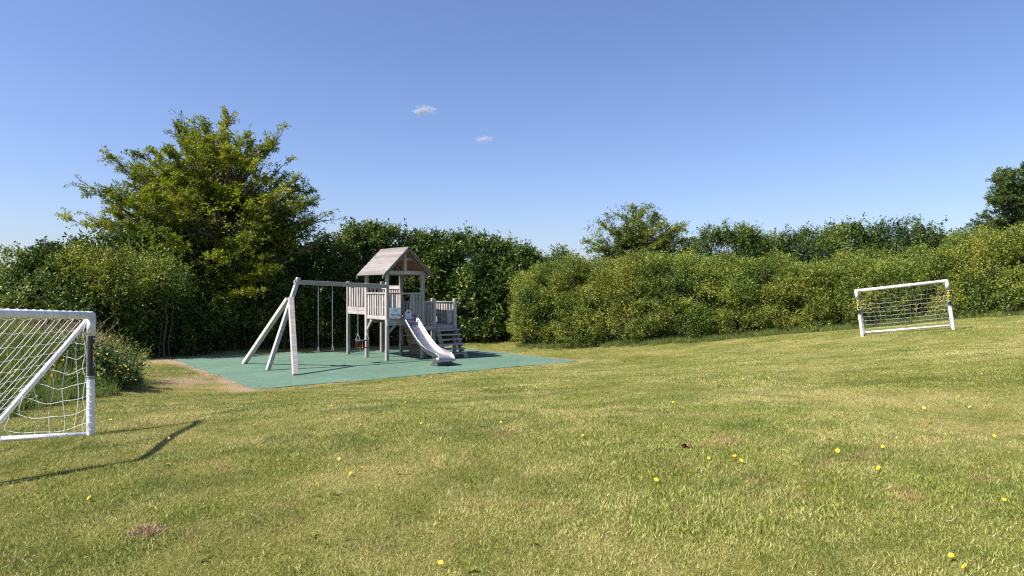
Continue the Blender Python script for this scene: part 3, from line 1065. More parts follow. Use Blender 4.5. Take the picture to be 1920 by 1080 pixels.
def shrub(name, blobs, mat, label, cat, group, n_stem=5, extra=None, **kw):
    bx = np.mean([b_[0] for b_ in blobs]); by = np.mean([b_[1] for b_ in blobs])
    root = empty(name, (bx, by, hz(bx, by)), 0, label, cat, group)
    off = np.array([bx, by, hz(bx, by)])
    parts = [blob_leaves(blobs, **kw)] + (extra or [])
    V_, F_, T_ = merge(parts)
    mesh_np('foliage', V_ - off, F_, mat, root, T_)
    V2, F2 = stems_np(blobs, n_stem)
    mesh_np('stems', V2 - off, F2, M['twig'], root)
    return root


# leaf materials
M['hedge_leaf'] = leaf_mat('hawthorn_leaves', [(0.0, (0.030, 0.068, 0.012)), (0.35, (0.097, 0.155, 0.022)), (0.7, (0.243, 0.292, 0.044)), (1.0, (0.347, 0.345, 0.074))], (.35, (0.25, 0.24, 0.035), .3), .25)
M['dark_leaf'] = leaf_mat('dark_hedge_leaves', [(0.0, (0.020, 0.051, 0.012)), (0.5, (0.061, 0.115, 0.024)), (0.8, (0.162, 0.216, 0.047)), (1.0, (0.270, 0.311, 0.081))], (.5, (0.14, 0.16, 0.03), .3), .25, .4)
M['mid_leaf'] = leaf_mat('mid_green_leaves', [(0.0, (0.023, 0.052, 0.011)), (0.5, (0.081, 0.132, 0.023)), (1.0, (0.230, 0.276, 0.057))], None, .28, .42)
M['beech_leaf'] = leaf_mat('beech_leaves', [(0.0, (0.034, 0.068, 0.010)), (0.4, (0.176, 0.221, 0.021)), (1.0, (0.360, 0.367, 0.042))], (.5, (0.07, 0.12, 0.016), .45), .36)
M['airy_leaf'] = leaf_mat('willow_green_leaves', [(0.0, (0.044, 0.083, 0.012)), (0.5, (0.121, 0.171, 0.022)), (1.0, (0.286, 0.308, 0.055))], None, .35)
M['far_leaf'] = leaf_mat('deep_green_leaves', [(0.0, (0.021, 0.048, 0.015)), (0.5, (0.057, 0.103, 0.028)), (1.0, (0.161, 0.207, 0.052))], None, .28, .42)
M['meadow'] = leaf_mat('long_meadow_grass', [(0.0, (0.070, 0.127, 0.023)), (0.6, (0.174, 0.229, 0.051)), (1.0, (0.453, 0.355, 0.169))], None, .3, .7)
M['grass_blade'] = None

# ---- big lit hedge on the right
def spline(pts, x):
    pts = sorted(pts)
    return np.interp(x, [p[0] for p in pts], [p[1] for p in pts])


HB = [(0.2, 25.2), (4.4, 23.6), (7.7, 22.9), (10.75, 21.9), (12.65, 20.9), (14.6, 19.9), (19, 18.0)]       # base line
# picture heights of the hedge's top edge: x px -> y px
HT = [(950, 520), (1010, 498), (1100, 492), (1200, 487), (1350, 490), (1450, 497), (1530, 515), (1600, 500), (1680, 498), (1760, 484), (1830, 452), (1880, 435), (1920, 428), (2100, 415)]
blobs = []
x = 1.0
while x < 18.5:
    yb = spline(HB, x)
    pxl = 960 + F * x / (yb + 1.2)
    ztop = EYE - (spline(HT, pxl) - 540) / F * (yb + 1.6)
    g = hz(x, yb)
    hh = ztop - g
    if x < 1.2: hh *= .86
    r1_ = random.uniform(.85, 1.15)
    blobs.append((x, yb + .95 + random.uniform(-.1, .2), g + hh * .25, r1_, random.uniform(.8, 1.0), hh * .34))
    blobs.append((x + .3, yb + 1.3 + random.uniform(-.1, .2), g + hh * .52, r1_, random.uniform(.9, 1.1), hh * .34))
    blobs.append((x + .5, yb + 1.7 + random.uniform(-.1, .15), g + hh * .76, random.uniform(.8, 1.1), 1.0, hh * .24))
    if random.random() < .6:
        blobs.append((x + random.uniform(-.4, .4), yb + .9, g + hh * random.uniform(.35, .6), .5, .55, .45))
    x += .85
for x in np.arange(.6, 18, 1.0):
    yb = spline(HB, x); g = hz(x, yb)
    blobs.append((x, yb + 2.5, g + 1.2, .8, .7, 1.0))
for _ in range(190):
    x = random.uniform(.45, 17.5); yb = spline(HB, x)
    pxl = 960 + F * x / (yb + 1.2)
    ztop = EYE - (spline(HT, pxl) - 540) / F * (yb + 1.6); g = hz(x, yb); hh = ztop - g
    t_ = random.uniform(.05, .98)
    r_ = random.uniform(.28, .5)
    blobs.append((x, yb - .3 * min(1, t_ * 2.5) + 1.25 * t_ ** 1.6 + random.uniform(-.2, .1), g + hh * t_ * .95, r_, r_, r_ * .85))
hedge_r = shrub('hedge', blobs, M['hedge_leaf'], 'broad sunlit olive green hedge along the right side of the lawn', 'hedge', None, 4,
                dens=165, k=11, sl=.25, ll=.056, lw=.034, upb=.5, seed=21, lump=.38, freq=1.3, inner=.35, back=.2)

# ---- dark hedge behind the playground, one shrub after another
DL = [(-15.5, 20.3), (-13.5, 21.6), (-11.6, 23.0), (-9.3, 24.4), (-7, 25.6), (-4.6, 26.6), (-2.5, 27.0), (-.6, 26.8), (1.0, 27.0), (3.0, 26.9)]
TOPS = [(-20, 492), (60, 482), (150, 468), (300, 455), (420, 460), (560, 470), (650, 440), (700, 437), (760, 442), (800, 450), (850, 458), (900, 456), (935, 462), (965, 474), (990, 488), (1015, 503), (1060, 520)]
looks = ['dark shrub at the far left edge of the boundary planting', 'dark green shrub with pale leaf tips behind the wildflower mound', 'shaded shrub under the left edge of the spreading tree',
         'shaded shrub straight behind the leaning swing frame', 'dark shrub beneath the right part of the spreading tree', 'dark shrub directly behind the play tower roof', 'tall dark shrub just right of the tower roof',
         'dark shrub behind the tower steps', 'last tall dark shrub before the shaded planting slopes down', 'lower shrub rising just behind the left end of the sunlit hedge']
sx = [-14.6, -12.9, -11.2, -9.4, -7.4, -5.4, -3.5, -1.7, 0.1, 1.5]
for i, x in enumerate(sx):
    yb = spline(DL, x)
    blobs = []
    for k in range(3):
        xx = x + (k - 1) * .75
        yy = spline(DL, xx) + .9
        pxl = 960 + F * xx / yy
        ztop = EYE - (spline(TOPS, pxl) - 540) / F * yy
        g = hz(xx, yy); hh = (ztop - g) * random.uniform(.8, 1.0)
        blobs += [(xx, yy + .1, g + hh * .22, .75, .85, hh * .3), (xx + .1, yy + random.uniform(-.1, .3), g + hh * .52, random.uniform(.65, .85), .85, hh * .3), (xx, yy + random.uniform(0, .5), g + hh * .8, random.uniform(.5, .7), .7, hh * .2)]
    for _ in range(14):
        xx = x + random.uniform(-1, 1); yy = spline(DL, xx); g = hz(xx, yy)
        ztop = EYE - (spline(TOPS, 960 + F * xx / (yy + .9)) - 540) / F * (yy + .9)
        t_ = random.uniform(.12, .97); r_ = random.uniform(.28, .48)
        blobs.append((xx, yy + .1 + .8 * t_ ** 2 + random.uniform(-.2, .1), g + (ztop - g) * t_, r_, r_, r_ * .8))
    for _ in range(9):
        xx = x + random.uniform(-1, 1); yy = spline(DL, xx) + random.uniform(.7, 1.3)
        ztop = EYE - (spline(TOPS, 960 + F * xx / yy) - 540) / F * yy
        rz_ = random.uniform(.3, .55)
        blobs.append((xx, yy, ztop - rz_ * random.uniform(.3, 1.0), random.uniform(.12, .22), .22, rz_))
    ex = [spikes(x - 1.0, x + 1.0, lambda X: spline(DL, X) + 1.1, lambda X: EYE - (spline(TOPS, 960 + F * X / (spline(DL, X) + 1.1)) - 540) / F * (spline(DL, X) + 1.1) - .3, 22, (.35, .85), 20, .12, .07)]
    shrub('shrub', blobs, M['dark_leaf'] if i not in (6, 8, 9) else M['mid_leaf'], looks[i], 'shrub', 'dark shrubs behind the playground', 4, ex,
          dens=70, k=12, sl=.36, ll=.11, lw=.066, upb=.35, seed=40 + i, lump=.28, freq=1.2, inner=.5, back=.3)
# yellow-green shrub at the left of the big tree
bl = []
for px_, py_, r_ in ((120, 512, .7), (165, 498, .75), (215, 502, .8), (250, 525, .9), (160, 545, .8), (300, 520, .8), (210, 565, .8)):
    p = at(px_, py_, 21.6); bl.append((p.x, p.y + random.uniform(-.2, .3), p.z - .1, r_, .9, r_ * .62))
shrub('shrub', bl, M['hedge_leaf'], 'yellow green arching shrub left of the spreading tree', 'shrub', 'dark shrubs behind the playground', 3,
      [spikes(-14.0, -10.8, lambda X: X * 0 + 21.8, lambda X: X * 0 + 2.95, 60, (.4, 1.0), 14, .08, .04, .8)],
      dens=70, k=12, sl=.4, ll=.075, lw=.042, upb=.4, seed=61, lump=.3, inner=.4)


bl = []
for px_, py_, r_ in ((60, 560, .8), (120, 585, .9), (190, 600, .9), (260, 585, .9), (330, 590, .9), (395, 595, .8), (90, 620, .8), (170, 640, .7), (250, 640, .8), (330, 640, .8), (300, 545, .8), (20, 600, .9)):
    Yq = 20.7 + max(0, (px_ - 150)) * .011
    p = at(px_, py_, Yq); bl.append((p.x, p.y + random.uniform(-.2, .3), p.z, r_, .8, r_ * .7))
shrub('shrub', bl, M['dark_leaf'], 'low dark undergrowth between the wildflower mound and the spreading tree', 'shrub', 'dark shrubs behind the playground', 2, None,  # dark leaf colour stands in for the shade on this low planting
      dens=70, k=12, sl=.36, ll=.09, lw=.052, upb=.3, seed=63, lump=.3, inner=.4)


# ---- trees
def tree(name, base, trunk_top, tips, leafmat, label, cat='tree', group=None, trunk_r=.2, ll=.075, lw=.045, nb=24, kl=13, blen=.75, flat=.8, droop=.15, fill=None, rise=.35, seed=5, att=(.15, 1.0, .6), nsub=3, bare_in=.32, clump=1.0, gap_at=.3):
    """trunk and limbs swept to the given tips; leafy branchlets along the outer part of each limb"""
    root = empty(name, base, 0, label, cat, group)
    off = np.array(base)
    base = np.array(base, float); tt = np.array(trunk_top, float)
    lines, rr = [], []
    tz = np.linspace(0, 1, 9)[:, None]
    trunk = base + (tt - base) * tz + rng.normal(size=(9, 3)) * .05 * (tz > 0) * (tz < 1)
    tlines = [trunk]; trr = [np.linspace(trunk_r, trunk_r * .3, 9)]
    P0s, D0s, Ls, Ts = [], [], [], []
    for tip in tips:
        tip = np.array(tip, float)
        zfrac = (tip[2] - base[2]) / (tt[2] - base[2] + 1e-6)
        s = np.clip(zfrac * att[2] + random.uniform(-.08, .08), att[0], att[1])
        st = base + (tt - base) * s
        L = np.linalg.norm(tip - st)
        n_ = 12
        t = np.linspace(0, 1, n_)[:, None]
        c1 = st + (tip - st) * .4 + np.array([0, 0, rise * L])
        Pq = (1 - t) ** 2 * st + 2 * t * (1 - t) * c1 + t * t * tip
        wob = rng.normal(size=3) * .14 * L; Pq += np.sin(t * math.pi * 1.5) * wob * (1 - t)
        Pq[2:-1] += rng.normal(size=(n_ - 3, 3)) * .035 * L / 3
        lines.append(Pq); rr.append(np.linspace(.022 + .014 * L, .005, n_))
        nbr = max(6, int(nb * L / 4))
        tv = bare_in + (1 - bare_in) * rng.random(nbr) ** .8
        idx = tv * (n_ - 1); i0 = np.clip(idx.astype(int), 0, n_ - 2); fr_ = (idx - i0)[:, None]
        Bp = Pq[i0] * (1 - fr_) + Pq[i0 + 1] * fr_
        Dl = Pq[i0 + 1] - Pq[i0]; Dl /= np.linalg.norm(Dl, axis=1, keepdims=True)
        lat = np.cross(Dl, [0, 0, 1.0]) * np.where(rng.random(nbr) < .5, 1, -1)[:, None]
        Db = Dl * .8 + lat * .75 + rng.normal(size=Dl.shape) * .3 + np.array([0, 0, .1])
        Db /= np.linalg.norm(Db, axis=1, keepdims=True)
        Lb = blen * (1.15 - .6 * tv) * rng.uniform(.6, 1.2, nbr)
        tn = np.clip(vnoise(Bp, .9, seed) * .9 + .05, 0, 1)
        for j in range(nbr):
            pe = Bp[j] + Db[j] * Lb[j]; pm = (Bp[j] + pe) / 2 + np.array([0, 0, .05 * Lb[j]])
            pe = pe - np.array([0, 0, droop * Lb[j]])
            lines.append(np.array([Bp[j], pm, pe])); rr.append(np.array([.008, .005, .002]))
        P0s.append(Bp); D0s.append(Db); Ls.append(Lb); Ts.append(tn)
        for q_ in range(nsub):
            f_ = rng.uniform(.25, .9, nbr)[:, None]
            sp_ = Bp + Db * Lb[:, None] * f_
            sp_[:, 2] += (.08 - droop * f_[:, 0] ** 2) * Lb
            sgn = 1 if q_ % 2 else -1
            dd = Db * .8 + np.cross(Db, [0, 0, 1.0]) * sgn * .8 + rng.normal(size=Db.shape) * .22
            dd /= np.linalg.norm(dd, axis=1, keepdims=True)
            P0s.append(sp_); D0s.append(dd); Ls.append(Lb * .55); Ts.append(tn)
    V1, F1 = tubes_np(tlines, trr, 12)
    mesh_np('trunk', V1 - off, F1, M['bark'], root, smooth=True)
    V2, F2 = tubes_np(lines, rr, 4)
    mesh_np('limbs', V2 - off, F2, M['bark'], root, smooth=True)
    P0 = np.concatenate(P0s); D0 = np.concatenate(D0s); LL = np.concatenate(Ls); TT = np.concatenate(Ts)
    gap = vnoise(P0 * np.array([1, 1, 1.6]), clump, seed + 3) * .7 + vnoise(P0, clump * 2.6, seed + 4) * .3
    kp = (gap > gap_at) | (rng.random(len(P0)) < .12)
    P0, D0, LL, TT = P0[kp], D0[kp], LL[kp], TT[kp]
    parts = [shoot_leaves(P0, D0, LL, kl, ll, lw, droop, flat, TT)]
    if fill: parts.append(fill)
    V3, F3, T3 = merge(parts)
    mesh_np('crown', V3 - off, F3, leafmat, root, T3)
    return root


def tips_px(lst, Y, dy):
    out = []
    for t_ in lst:
        yy = Y + random.uniform(-dy, dy) if len(t_) < 3 else Y + t_[2]
        out.append(tuple(at(t_[0], t_[1], yy)))
    return out


TY = 24.3
outer = [(335, 218, 0), (328, 236, .5), (362, 222, -.3), (385, 232, .2), (430, 216, 0), (424, 228, .3), (345, 240, .6), (535, 238, 0), (520, 250, .4), (500, 262, -.4), (470, 272, .7), (205, 292, 0), (190, 300, .5), (222, 312, -.5), (255, 290, .3), (290, 288, .8),
         (132, 348, 0), (150, 338, .4), (160, 362, -.4), (180, 345, .8), (128, 410, 0), (150, 398, .5), (170, 420, -.5), (190, 440, .3), (215, 400, 1.2), (575, 345, .2), (560, 330, -.3),
         (598, 372, 0), (585, 358, .6), (570, 375, -.6), (590, 395, .4), (605, 400, -1), (575, 420, 1), (590, 440, -.8), (530, 330, .5), (555, 355, 1), (245, 345, .6), (215, 365, -.5), (200, 380, .9), (235, 310, -.7), (632, 412, 0), (620, 398, .5), (640, 448, -.3), (610, 430, .7), (545, 300, .4), (600, 460, -1), (225, 455, -1.0), (250, 470, 1), (460, 245, -.2)]
inner = [(270, 330), (300, 315), (320, 285), (350, 270), (380, 255), (405, 262), (430, 280), (360, 310), (400, 310), (445, 310), (480, 310), (500, 335), (520, 365), (545, 390), (560, 420), (320, 350), (290, 370),
         (250, 385), (230, 420), (270, 430), (310, 420), (350, 380), (390, 360), (430, 370), (470, 390), (500, 420), (540, 450), (460, 440), (410, 430), (360, 440), (320, 460), (400, 480), (450, 480), (500, 480), (280, 475), (350, 490), (570, 470),
         (380, 330), (420, 400), (340, 330), (300, 400), (375, 400), (445, 350), (410, 450), (330, 300), (465, 345)]
tp = tips_px(outer, TY, 1.5) + tips_px([(a + random.uniform(-22, 22), b_ + random.uniform(-15, 15)) for a, b_ in inner], TY, 2.2) + tips_px([(a + (400 - a) * .25, b_ + (400 - b_) * .2) for a, b_, c_ in outer], TY, 1.8) + tips_px(inner, TY - .3, 2.0) + tips_px([(px_, py_) for px_, py_ in inner if px_ < 470], TY - .9, 1.6)
b0 = at(425, 660, 25.0)
skirt = [(250, 500), (300, 520), (340, 545), (380, 520), (420, 550), (460, 520), (500, 505), (330, 500), (400, 500), (440, 500), (270, 480), (370, 560), (480, 545), (540, 490), (410, 530), (290, 505), (350, 515)]
tp += tips_px(skirt, 23.2, .5)
fb = [(380, 390, 62), (450, 400, 62), (320, 410, 45), (520, 440, 45), (430, 360, 45), (350, 440, 55), (430, 460, 60), (300, 460, 40), (570, 460, 30), (370, 350, 38)]
fb = [(*at(x_, y_, TY + random.uniform(-1.2, 1.2)), r_ * TY / F, r_ * TY / F * 1.3, r_ * TY / F * .6) for x_, y_, r_ in fb]
tree_fill = blob_leaves([b_ for b_ in fb if b_[2] < 5.4], dens=9, k=11, sl=.45, ll=.09, lw=.056, upb=.15, seed=201, lump=.5, freq=.9, inner=.6, droop=.2, back=.5, flat=.7)
tree('spreading_tree', (b0.x, 25.0, hz(b0.x, 25.0)), tuple(at(415, 330, 25.0)), tp, M['beech_leaf'], 'wide spreading beech-like tree with yellow green layered branches on the left',
     trunk_r=.26, ll=.082, lw=.05, nb=36, kl=10, blen=.66, flat=.55, droop=.14, rise=.06, nsub=3, seed=77, bare_in=.3, att=(.2, 1.0, .62), fill=tree_fill, clump=1.05, gap_at=.46)

# tree rising behind the right hedge
tips = [(1100, 440), (1105, 455), (1120, 470), (1130, 410), (1140, 395), (1165, 388), (1190, 375), (1205, 380), (1225, 390), (1245, 400), (1280, 405), (1278, 412), (1262, 425), (1290, 435), (1295, 450), (1150, 420), (1175, 410),
        (1200, 410), (1220, 420), (1240, 430), (1160, 445), (1190, 440), (1215, 450), (1250, 455), (1275, 465), (1140, 465), (1175, 470), (1205, 475), (1235, 475), (1130, 440), (1185, 425), (1230, 445), (1165, 460), (1255, 440), (1300, 460)]
b1 = at(1200, 560, 28.5)
fb = [(1190, 425, 42), (1150, 440, 36), (1235, 445, 36), (1120, 462, 22), (1275, 460, 24), (1200, 470, 50), (1170, 405, 20), (1215, 405, 18)]
fb = [(*at(x_, y_, 28.5 + random.uniform(-.4, .4)), r_ * 28.5 / F, r_ * 28.5 / F, r_ * 28.5 / F * .85) for x_, y_, r_ in fb]
airy_fill = blob_leaves(fb, dens=17, k=10, sl=.4, ll=.075, lw=.044, upb=.3, seed=203, lump=.35, freq=1.1, inner=.5, droop=.3, back=.5, flat=.3)
tree('tree', (b1.x, 28.5, hz(b1.x, 28.5)), tuple(at(1195, 430, 28.5)), tips_px([(a, b_ + 14) for a, b_ in tips], 28.5, 1.0) + tips_px([(a + random.uniform(-8, 8), b_ + 20) for a, b_ in tips[6:]], 28.2, .8), M['airy_leaf'], 'loose domed tree standing taller behind the middle of the sunlit hedge', 'tree', 'trees behind the sunlit hedge',
     trunk_r=.14, ll=.075, lw=.045, nb=34, kl=12, blen=.55, flat=.35, droop=.25, rise=.2, nsub=2, seed=91, fill=airy_fill)
# tree at the right edge
tips = [(1832, 420), (1838, 425), (1845, 405), (1855, 395), (1868, 340), (1875, 330), (1885, 322), (1900, 325), (1920, 318), (1940, 322), (1860, 375), (1872, 360), (1880, 390), (1895, 350), (1905, 375), (1860, 415), (1880, 425), (1900, 405),
        (1920, 350), (1925, 380), (1925, 415), (1950, 345), (1975, 360), (1990, 385), (1960, 400), (2000, 420), (1945, 380), (1850, 425), (1900, 430), (1890, 370)]
b2 = at(1915, 520, 27)
tree('tree', (b2.x, 27, hz(b2.x, 27)), tuple(at(1918, 330, 27)), tips_px(tips, 27, 1.0) + tips_px(tips, 26.8, 1.0), M['far_leaf'], 'dark green layered tree rising at the right edge above the hedge', 'tree', 'trees behind the sunlit hedge',
     trunk_r=.16, ll=.09, lw=.05, nb=30, kl=11, blen=.55, flat=.6, droop=.3, rise=.12, nsub=3, seed=93)

# row of shrubs and small trees behind the right hedge
row = [(1055, 488, .75, 'low dark bush top between the shaded hedge and the domed tree', 'mid_leaf'), (1365, 440, 1.25, 'rounded dark green bush right of the domed tree', 'mid_leaf'), (1440, 455, 1.0, 'bush behind the dip in the sunlit hedge, beside the rounded one', 'mid_leaf'),
       (1520, 448, 1.1, 'upright bush left of and behind the far goal', 'far_leaf'), (1600, 437, 1.15, 'tall leafy bush above the far goal crossbar', 'mid_leaf'), (1690, 438, 1.2, 'leafy bush with upright shoots behind the right end of the far goal', 'far_leaf'), (1770, 448, 1.0, 'bush stepping down before the tree at the right edge', 'mid_leaf')]
for i, (px_, py_, w2, lab, mt) in enumerate(row):
    Y = 27.6 - (i > 3) * 1.0
    p = at(px_, py_, Y)
    g = hz(p.x, Y); zt = p.z + .02
    bl = []
    for k in range(5):
        ox = (k - 2) * .42 * w2
        hh = (zt - g) * (1 - .05 * abs(k - 2) ** 1.3) + random.uniform(-.1, .1)
        bl.append((p.x + ox, Y + random.uniform(-.3, .3), g + hh * .8, .55 * w2, .7, hh * .2))
        bl.append((p.x + ox, Y + random.uniform(-.3, .1), g + hh * .5, .7 * w2, .7, hh * .3))
    for _ in range(int(7 * w2)):
        rz_ = random.uniform(.25, .5)
        bl.append((p.x + random.uniform(-1, 1) * w2, Y + random.uniform(-.3, .3), zt - rz_ * random.uniform(.3, .9), random.uniform(.14, .26), .25, rz_))
    ex = [spikes(p.x - w2, p.x + w2, lambda X: X * 0 + Y, lambda X: X * 0 + zt - .35, int(16 * w2), (.45, 1.1 if i > 2 else .7), 26, .11, .065, .22)]
    shrub('background_bush', bl, M[mt], lab, 'bush', 'bushes behind the sunlit hedge', 3, ex,
          dens=85, k=11, sl=.34, ll=.08, lw=.046, upb=.6, seed=100 + i, lump=.25, inner=.35, back=.2)


# ------------------------------------------------------------------ blades of grass
def blades(n_, radius, hmin, hmax, wmin, wmax, lean=.5, seed=0, square=False):
    r_ = np.random.default_rng(seed)
    rad = radius * np.sqrt(r_.random(n_)); a = r_.random(n_) * 2 * math.pi
    cl = r_.normal(size=(n_, 2)) * .012
    B = np.stack([rad * np.cos(a) + cl[:, 0], rad * np.sin(a) + cl[:, 1], np.full(n_, -.01)], 1)
    az = r_.random(n_) * 2 * math.pi; fa = r_.random(n_) * 2 * math.pi
    h = r_.uniform(hmin, hmax, n_) * (.6 + .4 * r_.random(n_)); w = r_.uniform(wmin, wmax, n_)
    ln = np.abs(r_.normal(size=n_)) * lean
    d = np.stack([np.cos(az) * ln, np.sin(az) * ln, np.ones(n_)], 1); d /= np.linalg.norm(d, axis=1, keepdims=True)
    d2 = d + np.stack([np.cos(az), np.sin(az), -np.full(n_, .25)], 1) * (ln * .9)[:, None]; d2 /= np.linalg.norm(d2, axis=1, keepdims=True)
    s = np.stack([np.cos(fa), np.sin(fa), np.zeros(n_)], 1)
    m1 = B + d * (h * .55)[:, None]; tip = m1 + d2 * (h * .55)[:, None]
    V_ = np.stack([B - s * w[:, None] / 2, B + s * w[:, None] / 2, m1 - s * w[:, None] * .42, m1 + s * w[:, None] * .42, tip], 1).reshape(-1, 3)
    k = np.arange(n_)[:, None] * 5
    F_ = np.concatenate([k + np.array([[0, 1, 3]]), k + np.array([[0, 3, 2]]), k + np.array([[2, 3, 4]])])
    t = np.clip(r_.normal(.45, .25, n_), 0, 1)
    return V_, F_, np.repeat(t, 5)


m, n, l, b = new_mat('lawn_blades')
P, dry, big, mid, fine = turf_colour(n, l)
att = n.new('ShaderNodeAttribute'); att.attribute_name = 'tint'
green = ramp(n, [(0.0, (0.073, 0.110, 0.016)), (0.45, (0.242, 0.280, 0.048)), (0.8, (0.484, 0.476, 0.115)), (1.0, (0.581, 0.640, 0.294))]); l.new(att.outputs['Fac'], green.inputs[0])
straw = ramp(n, [(0.0, (0.158, 0.164, 0.036)), (0.45, (0.406, 0.373, 0.120)), (0.8, (0.708, 0.601, 0.265)), (1.0, (0.581, 0.683, 0.394))]); l.new(att.outputs['Fac'], straw.inputs[0])
lush = ramp(n, [(0.0, (0.044, 0.088, 0.016)), (0.5, (0.122, 0.182, 0.035)), (1.0, (0.276, 0.323, 0.081))]); l.new(att.outputs['Fac'], lush.inputs[0])
df = ramp(n, [(0.44, (0, 0, 0)), (0.57, (1, 1, 1))]); l.new(dry, df.inputs[0])
c = mixc(n, l, df.outputs[0], green.outputs[0], straw.outputs[0])
lu = noise(n, l, 1.25, 4, 0.7, mapping(n, l, P, (1, 1, 1), (0, 0, .9)), .8)
lf = ramp(n, [(0.48, (0, 0, 0)), (0.62, (1, 1, 1))]); l.new(lu.outputs[0], lf.inputs[0])
c = mixc(n, l, mathn(n, l, 'MULTIPLY', lf.outputs[0], .72), c, lush.outputs[0])
rd = noise(n, l, 2.1, 4, 0.7, mapping(n, l, P, (1, 1, 1), (0, 0, 2.1)), .5)
rf = ramp(n, [(0.57, (0, 0, 0)), (0.68, (1, 1, 1))]); l.new(rd.outputs[0], rf.inputs[0])
c = mixc(n, l, mathn(n, l, 'MULTIPLY', rf.outputs[0], .5), c, (0.42, 0.25, 0.14))
l.new(c, b.inputs['Base Color']); b.inputs['Roughness'].default_value = .6; b.inputs['Specular IOR Level'].default_value = .3
tr = n.new('ShaderNodeBsdfTranslucent'); l.new(c, tr.inputs['Color'])
mx = n.new('ShaderNodeMixShader'); mx.inputs[0].default_value = .22
l.new(b.outputs[0], mx.inputs[1]); l.new(tr.outputs[0], mx.inputs[2]); l.new(mx.outputs[0], n['Material Output'].inputs['Surface'])
M['blade'] = m


def source_collection(name, meshes):
    c_ = bpy.data.collections.new(name)
    for i, me in enumerate(meshes):
        o = bpy.data.objects.new('%s_%02d' % (name, i), me); c_.objects.link(o)
    return c_


def scatter(name, P, rot, scl, idx, coll, mat, label, cat=None):
    me = bpy.data.meshes.new(name)
    me.vertices.add(len(P)); me.vertices.foreach_set('co', np.ascontiguousarray(P, np.float32).ravel())
    a = me.attributes.new('rot', 'FLOAT_VECTOR', 'POINT'); a.data.foreach_set('vector', np.ascontiguousarray(rot, np.float32).ravel())
    a = me.attributes.new('scl', 'FLOAT', 'POINT'); a.data.foreach_set('value', np.ascontiguousarray(scl, np.float32))
    a = me.attributes.new('idx', 'INT', 'POINT'); a.data.foreach_set('value', np.ascontiguousarray(idx, np.int32))
    me.materials.append(mat)
    ob = link(bpy.data.objects.new(name, me))
    ng = bpy.data.node_groups.new(name + '_nodes', 'GeometryNodeTree')
    ng.interface.new_socket('Geometry', in_out='INPUT', socket_type='NodeSocketGeometry')
    ng.interface.new_socket('Geometry', in_out='OUTPUT', socket_type='NodeSocketGeometry')
    N = ng.nodes; Lk = ng.links
    gi = N.new('NodeGroupInput'); go = N.new('NodeGroupOutput')
    ci = N.new('GeometryNodeCollectionInfo'); ci.inputs['Collection'].default_value = coll
    ci.inputs['Separate Children'].default_value = True; ci.inputs['Reset Children'].default_value = True
    ip = N.new('GeometryNodeInstanceOnPoints')
    def attr(nm, ty):
        q_ = N.new('GeometryNodeInputNamedAttribute'); q_.data_type = ty; q_.inputs['Name'].default_value = nm
        return q_.outputs[0]
    Lk.new(gi.outputs[0], ip.inputs['Points']); Lk.new(ci.outputs[0], ip.inputs['Instance'])
    ip.inputs['Pick Instance'].default_value = True
    Lk.new(attr('idx', 'INT'), ip.inputs['Instance Index'])
    e2r = N.new('FunctionNodeEulerToRotation'); Lk.new(attr('rot', 'FLOAT_VECTOR'), e2r.inputs[0]); Lk.new(e2r.outputs[0], ip.inputs['Rotation'])
    Lk.new(attr('scl', 'FLOAT'), ip.inputs['Scale'])
    Lk.new(ip.outputs[0], go.inputs[0])
    md = ob.modifiers.new('scatter', 'NODES'); md.node_group = ng
    tag(ob, label, cat, None, 'stuff')
    return ob


near_tiles = [mesh_np('blade_tile', *[(v) for v in (lambda t: (t[0], t[1]))(tl)], M['blade'], tint=tl[2], obj=False)
              for tl in [blades(3600, .34, .010, .034, .0018, .0036, .95, 200 + i) for i in range(6)]]
far_tiles = [mesh_np('blade_tile', tl[0], tl[1], M['blade'], tint=tl[2], obj=False)
             for tl in [blades(1500, .36, .010, .028, .0045, .008, .9, 300 + i) for i in range(5)]]
tiles = source_collection('blade_tiles', near_tiles + far_tiles)

STEP = .32
gx2, gy2 = np.meshgrid(np.arange(-15.5, 21, STEP), np.arange(1.0, 27, STEP))
X = gx2.ravel() + rng.uniform(-.12, .12, gx2.size); Y = gy2.ravel() + rng.uniform(-.12, .12, gy2.size)
vis = (np.abs(X) < Y * .95 + 4.0)
sdv = pad_sd(X, Y)
hb = spline(HB, X)
dl = spline(DL, X)
lim = np.where(X > 0, hb + .6, dl + .2)
vis &= (Y < lim) & (sdv > .30)
bv = bare(X, Y)
vis &= (rng.random(X.size) > np.clip(bv * 1.3 - .1, 0, .9))
X = X[vis]; Y = Y[vis]
# a second, small-tile ring tight along the pad's kerb line
ex_, ey_ = [], []
for i in range(4):
    a = Vector(PAD[i]); c_ = Vector(PAD[(i + 1) % 4]); L = (c_ - a).length
    nr = Vector(((c_ - a).y, -(c_ - a).x)).normalized()
    k = 0
    while k * .14 < L:
        p = a.lerp(c_, k * .14 / L) + nr * random.uniform(.03, .2)
        k += 1
        if i == 0 and random.random() < .8: continue
        if i == 1 and random.random() < .12: continue
        if i == 2 and random.random() < .55: continue
        if i == 3 and random.random() < .9: continue
        ex_.append(p.x); ey_.append(p.y)
nE = len(ex_)
X = np.concatenate([X, ex_]); Y = np.concatenate([Y, ey_])
Z = height(X, Y)
hx = (height(X + .15, Y) - height(X - .15, Y)) / .3; hy = (height(X, Y + .15) - height(X, Y - .15)) / .3
dist = np.hypot(X, Y)
idx = np.where(dist < 9.0, rng.integers(0, 6, len(X)), rng.integers(6, 11, len(X)))
Q = np.stack([X, Y, X * 0], 1)
scl = (.62 + .75 * vnoise(Q, 1.7, 55) + .35 * vnoise(Q, .5, 58)) * np.where(dist < 6, 1.12, 1.0)
scl[-nE:] = .42
